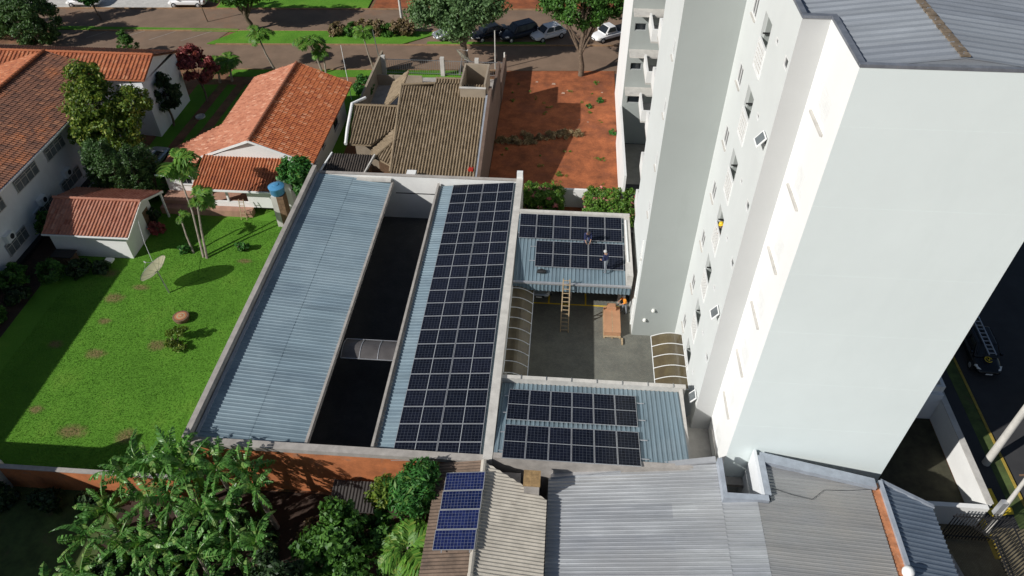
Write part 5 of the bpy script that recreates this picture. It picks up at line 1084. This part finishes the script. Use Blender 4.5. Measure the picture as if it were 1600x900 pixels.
car('hatch', 'carwhite', (3.6,yk(3.6)+7.7,0), HD, 'small white hatchback parked on the median, front towards the red lot')
car('suv', 'carnavy', (.4,yk(.4)+7.8,0), HD, 'dark navy sport utility car left of the white hatchback')
car('sedan', 'carblack', (-2.8,yk(-2.8)+7.8,0), HD, 'black saloon half hidden behind the big street tree')
car('hatch', 'carsilver', (-7.2,yk(-7.2)+7.9,0), HD, 'silver car mostly hidden left of the big tree trunk')
car('pickup', 'carwhite', (10.4,yk(10.4)+7.8,0), HD, 'white pickup truck parked beside the tower edge')
car('hatch', 'carwhite', (-52.0,39.6,0), math.pi+.06, 'white car at the far kerb, top left')
car('sedan', 'carwhite', (-39.6,40.4,0), math.pi+.06, 'white car at the far kerb behind the median tree')
car('sedan', 'carsilver', (-29.3,6.9,0), 1.5, 'silver car parked beside the junipers, in shade')
car('hatch', 'carsilver', (4.6,-5.3,0), -1.57, 'silver car parked under the small carport roof')
bc = car('hatch', 'carblack', (32.9,-10.2,0), -1.62, 'black car carrying a ladder on its roof, in the dark side street')
car('sedan', 'carsilver', (36.0,-14.2,0), 1.5, 'silver car cut off by the right edge in the dark side street')
# yellow ring emblem painted on the black car's bonnet
em = MB(); em.sm = False
for k in range(18):
    if k in (3, 4): continue
    a0, a1 = 2*math.pi*k/18, 2*math.pi*(k+.9)/18; em.quad(*[(1.22+r_*math.cos(a), r_*math.sin(a), .945-.09*(r_*math.cos(a)+.1)) for r_, a in ((.17,a0),(.24,a0),(.24,a1),(.17,a1))])
for (p, q) in (((-.1,-.09),(.11,.02)),((.11,.02),(-.12,.10))): em.bar((1.22+p[0],p[1],.94-.09*p[0]),(1.22+q[0],q[1],.94-.09*q[0]), .05, .012)
em.build('bonnet_emblem', M['yellow'], bc); em.v and None
bpy.data.objects[[o.name for o in bc.children if o.name.startswith('bonnet_emblem')][0]].location = (0,0,0)
def ladder(name, a, b, w_, n, mat, label, side=(1,0,0), extra=0):
    a = Vector(a); b = Vector(b); s = Vector(side)*w_/2; t_ = thing(name, a, label, 'ladder')
    for sg in (-1, 1): MB().bar(a+s*sg*(1.0+extra), b+s*sg, .05, .07).build('stile', M[mat], t_)
    for k in range(n):
        p = a.lerp(b, (k+.6)/n); e = 1.0+extra*(1-(k+.6)/n); MB().bar(p-s*e, p+s*e, .04, .035).build('rung', M[mat], t_)
    return t_
ladder('roof_ladder', (32.9,-8.2,1.62), (32.75,-11.6,1.58), .42, 10, 'alu', 'light ladder lying on the roof of the black car')
ladder('extension_ladder', (6.43,-10.1,0), (6.38,-9.5,4.25), .42, 13, 'woodlight', 'tall pale ladder leaning on the gutter of the small carport', extra=.25)

# ================================================================ PEOPLE
def person(loc, rotz, joints, zones, label, name='person', headgear=None):
    """one continuous skinned body; joints {name:(x,y,z,r,parent)}; zones: (test -> material)"""
    t_ = thing(name, loc, label, 'person'); ORG[t_.name] = Vector(); keys = list(joints); me = bpy.data.meshes.new('body')
    me.from_pydata([joints[k][:3] for k in keys], [(keys.index(joints[k][4]), i) for i, k in enumerate(keys) if joints[k][4]], [])
    o = bpy.data.objects.new('body', me); COL.objects.link(o); sk = o.modifiers.new('skin', 'SKIN')
    for i, k in enumerate(keys): me.skin_vertices[0].data[i].radius = (joints[k][3],)*2 if not hasattr(joints[k][3], '__len__') else joints[k][3]
    me.skin_vertices[0].data[keys.index('pelvis')].use_root = True
    ss = o.modifiers.new('sub', 'SUBSURF'); ss.levels = 2; ss.render_levels = 2
    dg = bpy.context.evaluated_depsgraph_get(); me2 = bpy.data.meshes.new_from_object(o.evaluated_get(dg)); bpy.data.objects.remove(o)
    mats = []
    for m_ in ('skin','top','legs','shoe'): me2.materials.append(M[zones[m_]])
    P = [(k, Vector(joints[k][:3])) for k in keys]
    zone = {'pelvis':2,'lhip':2,'rhip':2,'lknee':2,'rknee':2,'lank':2,'rank':2,'lfoot':3,'rfoot':3,'waist':1,'chest':1,'lsh':1,'rsh':1,'lelb':1 if zones.get('sleeve') else 0,'relb':1 if zones.get('sleeve') else 0,'lmid':1,'rmid':1}
    for pl in me2.polygons:
        c = pl.center; k = min(P, key=lambda q: (q[1]-c).length)[0]; pl.material_index = zone.get(k, 0); pl.use_smooth = True
    o = bpy.data.objects.new('body', me2); COL.objects.link(o); o.parent = t_; ORG[o.name] = Vector()
    h = Vector(joints['head'][:3]); up = (h-Vector(joints['neck'][:3])).normalized()
    if headgear == 'helmet':
        mb = MB().lathe((0,0,0), [(.155,-.01),(.16,0),(.125,.015),(.118,.06),(.085,.11),(.02,.13)], 16); q = mb.build('helmet', M['helmet'], t_)
    else:
        mb = MB().lathe((0,0,0), [(.08,-.07),(.105,-.02),(.108,.03),(.085,.08),(.02,.11)], 14); q = mb.build('hair' if headgear == 'hair' else 'cap', M['hair'] if headgear == 'hair' else M['palecloth'], t_)
    q.location = h+up*.02; q.rotation_euler = up.to_track_quat('Z','Y').to_euler()
    for s in (-1, 1):          # hands: five fingers each
        hn = Vector(joints[('l' if s > 0 else 'r')+'hand'][:3]); el = Vector(joints[('l' if s > 0 else 'r')+'wri'][:3]); d = (hn-el).normalized(); x = d.orthogonal().normalized(); mb = MB()
        for k in range(4):
            p = hn+x*(k-1.5)*.019; mb.tube([p, p+d*.045+Vector((0,0,-.004)), p+d*(.085-.008*abs(k-1.4))+Vector((0,0,-.02))], [.0095,.009,.006], 6)
        mb.tube([hn-d*.04+x*.035, hn-d*.01+x*.06, hn+d*.03+x*.065], [.011,.010,.007], 6); mb.build('hand', M['skin'], t_)
    t_.rotation_euler = (0,0,rotz); return t_
def stand(hands, lean=0., feet=.13, step=.1, crouch=0.):
    z = -crouch; J = {'pelvis':(0,0,.95+z,.135,None),'waist':(0,lean*.3,1.12+z,.125,'pelvis'),'chest':(0,lean*.75,1.33+z,.15,'waist'),'neck':(0,lean*1.05,1.50+z,.055,'chest'),'head':(0,lean*1.25+.02,1.62+z,.098,'neck'),'crown':(0,lean*1.3+.02,1.70+z,.075,'head')}
    for s, p in ((1,'l'),(-1,'r')):
        J[p+'hip'] = (s*.10,0,.86+z,.095,'pelvis'); J[p+'knee'] = (s*feet,step*s*.5+crouch*.75,.48+z*.45,.066,p+'hip'); J[p+'ank'] = (s*feet,step*s,.09,.043,p+'knee'); J[p+'foot'] = (s*feet,step*s+.16,.04,.038,p+'ank')
        J[p+'sh'] = (s*.19,lean*.8,1.41+z,.064,'chest'); e, w_, h = hands[p]
        J[p+'elb'] = e+(.044,p+'sh'); J[p+'wri'] = w_+(.031,p+'elb'); J[p+'hand'] = h+(.036,p+'wri')
    return J
relaxed = {'l':((.27,.05,1.14),(.27,.17,.94),(.26,.20,.87)),'r':((-.27,.05,1.14),(-.24,.25,1.02),(-.2,.32,1.0))}
zr = zne(-8.05)+.06
person((8.85,-8.15,zr), .9, stand(relaxed, .10, .15, .14), dict(skin='skin',top='navycloth',legs='greycloth',shoe='dark',sleeve=True), 'person in navy top and grey trousers standing on the small carport panels', headgear='cap')
crouchh = {'l':((.24,.42,.66),(.16,.58,.42),(.12,.64,.36)),'r':((-.24,.40,.66),(-.14,.60,.44),(-.1,.66,.38))}
person((7.62,-5.55,zne(-5.7)+.10), 3.3, stand(crouchh, .42, .15, .08, .48), dict(skin='skin',top='navycloth',legs='navycloth',shoe='dark',sleeve=True), 'person in dark clothes crouching between the two far panel rows', headgear='hair')
push = {'l':((.25,.18,1.18),(.18,.36,1.08),(.14,.42,1.06)),'r':((-.25,.18,1.18),(-.18,.36,1.08),(-.14,.42,1.06))}
person((10.45,-8.0,.01), 1.9, stand(push, .12, .14, .12), dict(skin='skin',top='orangevest',legs='greycloth',shoe='dark',sleeve=True), 'person in orange vest beside the cardboard crates in the courtyard', headgear='cap')
lean_ = {'l':((.30,.22,1.22),(.24,.42,1.20),(.2,.48,1.19)),'r':((-.30,.22,1.22),(-.24,.42,1.20),(-.2,.48,1.19))}
zb4 = 20.96-FH*3
person((14.16,-14.35,zb4+.05), math.pi/2, stand(lean_, .30, .12, .05), dict(skin='skin',top='navycloth',legs='navycloth',shoe='dark',sleeve=True), 'person in yellow helmet leaning out of a tower laundry bay', headgear='helmet')
# crates on the pallet
pa = thing('pallet', (9.6,-9.2,0), 'wooden pallet under the cardboard crates', 'pallet')
for k in range(7): MB().box(9.0,10.15,-10.45+k*.40,-10.35+k*.40+.08,.11,.135).build('board', M['woodlight'], pa)
for x in (9.0,9.52,10.03): MB().box(x,x+.12,-10.45,-7.87,.01,.108).build('bearer', M['woodlight'], pa)
o = MB().box(9.03,10.13,-10.33,-7.95,.14,.52).build('panel_crate', M['cardboard']); tag(o, 'long brown cardboard crate on the pallet in the courtyard', 'crate'); b_ = o.modifiers.new('b','BEVEL'); b_.width = .015
for k in range(3): MB().box(9.026,9.029,-10.1+k*.35,-10.0+k*.35,.28,.36).build('hand_hole', M['dark'], o)
MB().box(9.56,9.60,-10.33,-7.95,.521,.524).build('tape', M['woodlight'], o)
o = MB().box(9.25,9.85,-8.35,-7.96,.525,.80); o.box(9.30,9.80,-8.30,-8.0,.802,.86); o = o.build('open_carton', M['cardboard']); tag(o, 'smaller brown carton lying on the far end of the long crate', 'carton')
o = MB().box(10.18,10.28,-11.0,-10.45,.01,.12).build('timber_block', M['woodlight']); tag(o, 'short pale timber lying at the pallet corner', 'timber')
# tool bag on the small carport, cable coil
o = thing('tool_bag', (4.75,-8.45,zne(-8.45)), 'small dark tool bag lying on the small carport roof', 'bag')
zt_ = zne(-8.45)+.05; loft([(4.45,.05,zt_,zt_+.1),(4.5,.12,zt_,zt_+.2),(4.75,.16,zt_,zt_+.24),(5.0,.12,zt_,zt_+.2),(5.06,.05,zt_,zt_+.1)], 10)
mb = loft([(-.3,.05,.0,.1),(-.25,.12,0,.2),(0,.16,0,.24),(.25,.12,0,.2),(.31,.05,0,.1)], 10); bo = mb.build('bag_body', M['dark']); bo.parent = o; bo.location = (0,0,.05)
mb = MB().tube([(-.15,0,.22),(-.08,0,.33),(.08,0,.33),(.15,0,.22)], .012, 6); bo = mb.build('handle', M['dark']); bo.parent = o; bo.location = (0,0,.05)

# ================================================================ LAWN OBJECTS AND STREET FURNITURE
def dish(name, base, c, nrm, r, label, mesh='dishmesh', pole=.06, ribs=12):
    base = Vector(base); c = Vector(c); nrm = Vector(nrm).normalized(); t_ = thing(name, base, label, 'satellite dish'); x = nrm.orthogonal().normalized(); y = nrm.cross(x); mb = MB(); n = 28; m_ = 6
    def pt(f, a): return c+(x*math.cos(a)+y*math.sin(a))*r*f+nrm*(.28*r*f*f)
    for i in range(m_):
        for j in range(n):
            a0, a1 = 2*math.pi*j/n, 2*math.pi*(j+1)/n; mb.quad(pt(i/m_,a0), pt((i+1)/m_,a0), pt((i+1)/m_,a1), pt(i/m_,a1))
    mb.sm = True; mb.build('reflector', M[mesh], t_)
    for k in range(ribs):
        a = 2*math.pi*k/ribs; mb = MB(); mb.tube([pt(f/4, a)-nrm*.015 for f in range(5)], .012, 5); mb.build('rib', M['steel'], t_)
    mb = MB(); mb.tube([pt(1, 2*math.pi*j/n) for j in range(n+1)], .016, 5); mb.build('rim', M['steel'], t_)
    f = c+nrm*r*.85
    for k in range(3): MB().tube([pt(.95, 2*math.pi*k/3), f], .01, 5).build('feed_strut', M['steel'], t_)
    MB().tube([f-nrm*.06, f+nrm*.1], .05, 8).build('feed', M['palecloth'], t_); MB().tube([base, (base+c)/2, c-nrm*.05], [pole, pole, pole*.8], 8).build('mast', M['steel'], t_); return t_
dish('lawn_dish', (-21.35,-8.3,0), (-21.8,-8.0,1.75), (-.80,.30,.52), 1.15, 'large mesh satellite dish on the sunny lawn')
dish('roof_dish', (-4.6,22.3,1.5), (-4.3,22.6,3.2), (.55,.35,.65), .95, 'mesh satellite dish behind the brown roof by the street tree')
st = thing('tree_stump', (-19.4,-10.8,0), 'low round wooden stump with peeling rings on the lawn', 'stump')
mb = MB().lathe((-19.4,-10.8,0), [(.44,0),(.46,.15),(.52,.2),(.54,.34),(.50,.36),(.46,.36)], 22); mb.build('trunk', M['wood'], st)
for k, r_ in enumerate((.40,.29,.18,.08)): MB().lathe((-19.4+.01*k,-10.8,.355+.012*k), [(r_,0),(r_,.014),(r_*.7,.02)], 18).build('ring', M['woodlight'] if k % 2 else M['rust'], st)
def pole(name, base, top, r, label, arm=None, mat='concrete_light', cat='pole'):
    t_ = thing(name, base, label, cat); MB().tube([base, top], [r, r*.65], 10).build('shaft', M[mat], t_)
    if arm:
        for k, (d, z) in enumerate(arm): MB().bar((top[0]-d[0], top[1]-d[1], z),(top[0]+d[0], top[1]+d[1], z), .09, .1).build('crossarm', M['wood'], t_)
    return t_
pole('lamp_pole', (-1.5,26.6,0), (-1.5,26.6,4.2), .08, 'slim grey pole at the corner of the red lot', cat='pole')
o = bpy.data.objects[[x.name for x in bpy.data.objects if x.name.startswith('lamp_pole')][0]]; wb('foot', 'cream_wall', o, -1.68,-1.32,25.2,25.5, 0,1.9) if False else None
pole('power_pole', (-12.6,yk(-12.6)+9.0,.1), (-12.9,yk(-12.9)+9.2,9.0), .16, 'pale power pole rising from the median shrubs', arm=[((1.0,.3),8.4)], cat='pole')
pole('garden_pole', (-12.9,24.8,0), (-13.4,25.0,4.6), .07, 'slim dark pole beside the street palms and tan wall', mat='steel', cat='pole')
pole('thin_mast', (-14.9,19.5,0), (-15.3,20.2,5.2), .035, 'thin white mast between the orange house and tan wall', mat='whitepaint', cat='mast')
pole('corner_post', (-.45,25.4,0), (-.45,25.4,2.5), .10, 'short pale post at the tan wall corner', mat='cream_wall', cat='post')
for k, (a, b) in enumerate((((-12.9,yk(-12.9)+9.2,8.5),(-25,yk(-25)+10,7.2)),((-13.6,yk(-13.6)+9.0,8.45),(-27,yk(-27)+12,7.0)),((-12.2,yk(-12.2)+9.2,8.5),(-20,yk(-20)+16,7.5)))):
    pts = [Vector(a).lerp(Vector(b), t/10)-Vector((0,0,1.0*math.sin(math.pi*t/10))) for t in range(11)]
    o = MB().tube(pts, .012, 5).build('power_line', M['palecloth']); tag(o, 'thin overhead wire from the median power pole, %s' % ('lower','middle','upper')[k], 'wire')
o = MB().tube([(-25.5,-2.5,3.1),(-23.6,-5.6,2.2),(-21.9,-7.9,1.5)], .014, 5).build('dish_cable', M['palecloth']); tag(o, 'pale cable from the shed gable to the lawn dish', 'cable')
# right side: white yard wall, poles, fence
yw = thing('yard_wall', (28.4,-18,0), 'white yard wall beside the dark street, sunlit at its near end', 'wall')
wb('wall', 'white_wall', yw, 28.25,28.5,-22.3,-2, 0,1.8); wb('coping', 'concrete_light', yw, 28.2,28.55,-22.3,-2, 1.802,1.86); wb('cross_wall', 'white_wall', yw, 24.4,28.24,-22.6,-22.35, 0,1.8); wb('cross_wall', 'bluewall', yw, 22.55,28.24,-15.6,-15.4, 0,2.2)
gs = thing('guard_house', (26.5,-13,0), 'small blue-roofed outbuilding between the tower and the yard wall', 'outbuilding')
wb('wall', 'bluewall', gs, 24.6,28.2,-15.38,-12, 0,2.3); wb('roof_slab', 'flashing', gs, 24.7,28.0,-15.2,-12.1, 2.302,2.36); wb('parapet', 'white_wall', gs, 28.02,28.22,-15.38,-12, 2.302,2.7); wb('parapet', 'white_wall', gs, 24.6,28.0,-15.38,-15.22, 2.302,2.7)
o = pole('concrete_pole', (30.3,-18.6,0), (30.35,-18.3,10.5), .22, 'thick pale concrete pole on the sunlit verge at the right edge', cat='pole')
o = pole('fence_pole', (28.6,-23.0,0), (28.7,-22.6,5.2), .14, 'pale concrete pole beside the barred gate', cat='pole'); wb('service_box', 'alu', o, 28.3,28.55,-22.95,-22.7, 1.8,2.9); MB().bar((28.3,-22.6,4.9),(29.2,-22.6,5.1), .07).build('bracket', M['wood'], o)
bf = thing('bar_fence', (29,-25,0), 'dark metal bar fence with pointed bars in the lower right corner', 'fence')
for k in range(44): y = -23.4-k*.17; MB().box(28.75,28.785,y-.02,y+.02,.1,2.5).build('bar', M['dark'], bf)
for k in range(16): x = 26.1+k*.165; MB().box(x-.02,x+.02,-23.42,-23.385,.1,2.5).build('bar', M['dark'], bf)
for z in (.35, 2.2): wb('fence_rail', 'dark', bf, 28.74,28.80,-31,-23.35, z,z+.05); wb('fence_rail', 'dark', bf, 26.0,28.735,-23.43,-23.37, z,z+.05)
o = MB().tube([(26.6,-31,.35),(26.4,-27,.4),(26.0,-24.6,.4)], [.3,.3,.25], 10).build('gate_kerb', M['concrete']); tag(o, 'rounded grey kerb wall in the shade beside the barred fence', 'kerb')
fl = thing('flower_pot', (30.0,-26.6,.1), 'round white pot on the paving seen through the bars', 'pot'); MB().lathe((30.0,-26.6,.1), [(.2,0),(.32,.15),(.38,.4),(.36,.42),(.3,.36)], 18).build('bowl', M['whitepaint'], fl)
bush('pot_plant', [(30.9,-25.6,.35,.35,.35,.3)], 400, .1, 'leaf_dark', 'dark little plant on the paving behind the barred fence', 120, .18, 12)
o = MB().box(29.3,29.45,-18.2,-17.6,.1,.12); o = o.build('red_mark', M['red']) if False else None
# debris in the lot
M['rubble'] = plain('rubble', (.40,.28,.21), .95, var=.2, scale=5)
for k, (x, y, s) in enumerate(((2.9,24.3,.16),(4.6,24.0,.22),(6.0,22.8,.10),(5.6,22.2,.2),(8.0,16.9,.10),(7.2,17.3,.09),(9.4,22.6,.12))):
    rr = random.Random(k); mb = MB(); mb.hexa([(x-s,y-s*.6,0),(x+s*.8,y-s*.7,0),(x+s,y+s*.5,0),(x-s*.7,y+s*.6,0)],[(x-s*.6,y-s*.4,s*.5),(x+s*.6,y-s*.3,s*.6),(x+s*.5,y+s*.3,s*.35),(x-s*.5,y+s*.3,s*.4)])
    o = mb.build('rubble', M['rubble']); tag(o, 'pale lump of rubble on the red dirt, %s' % ('by the corner post','below the navy car','left of the lot tree','lower left of the lot tree','in the middle of the lot','just left of the middle one','right of the lot tree')[k], 'rubble', 'rubble in the red lot')
o = MB().tube([(1.0,20.8,2.0),(4.0,22.7,1.2),(7.1,25.6,.9)], .02, 5).build('lot_wire', M['dark']) if False else None
cr = thing('garden_crates', (-28.6,-6.0,0), 'dark slatted crate against the shed wall in shade', 'crate')
for k in range(6): MB().box(-30.9+k*.24,-30.72+k*.24,-6.0,-5.2,0,.75).build('slat', M['wood'], cr)
wb('top', 'dark', cr, -31.0,-29.4,-6.05,-5.15, .752,.80)
o = MB().box(-27.2,-26.6,-5.9,-5.4,.3,.42).build('white_box', M['whitepaint']); tag(o, 'small white box lying by the shed wall', 'box')
o = MB().box(-28.35,-26.95,14.2,15.1,.01,.12); o = MB().lathe((-28.3,15.2,0.01), [(.45,0),(.45,.12),(.36,.12),(.34,.03)], 20).build('planter_ring', M['concrete_light']); tag(o, 'pale concrete ring on the grass beside the clinic driveway', 'planter')
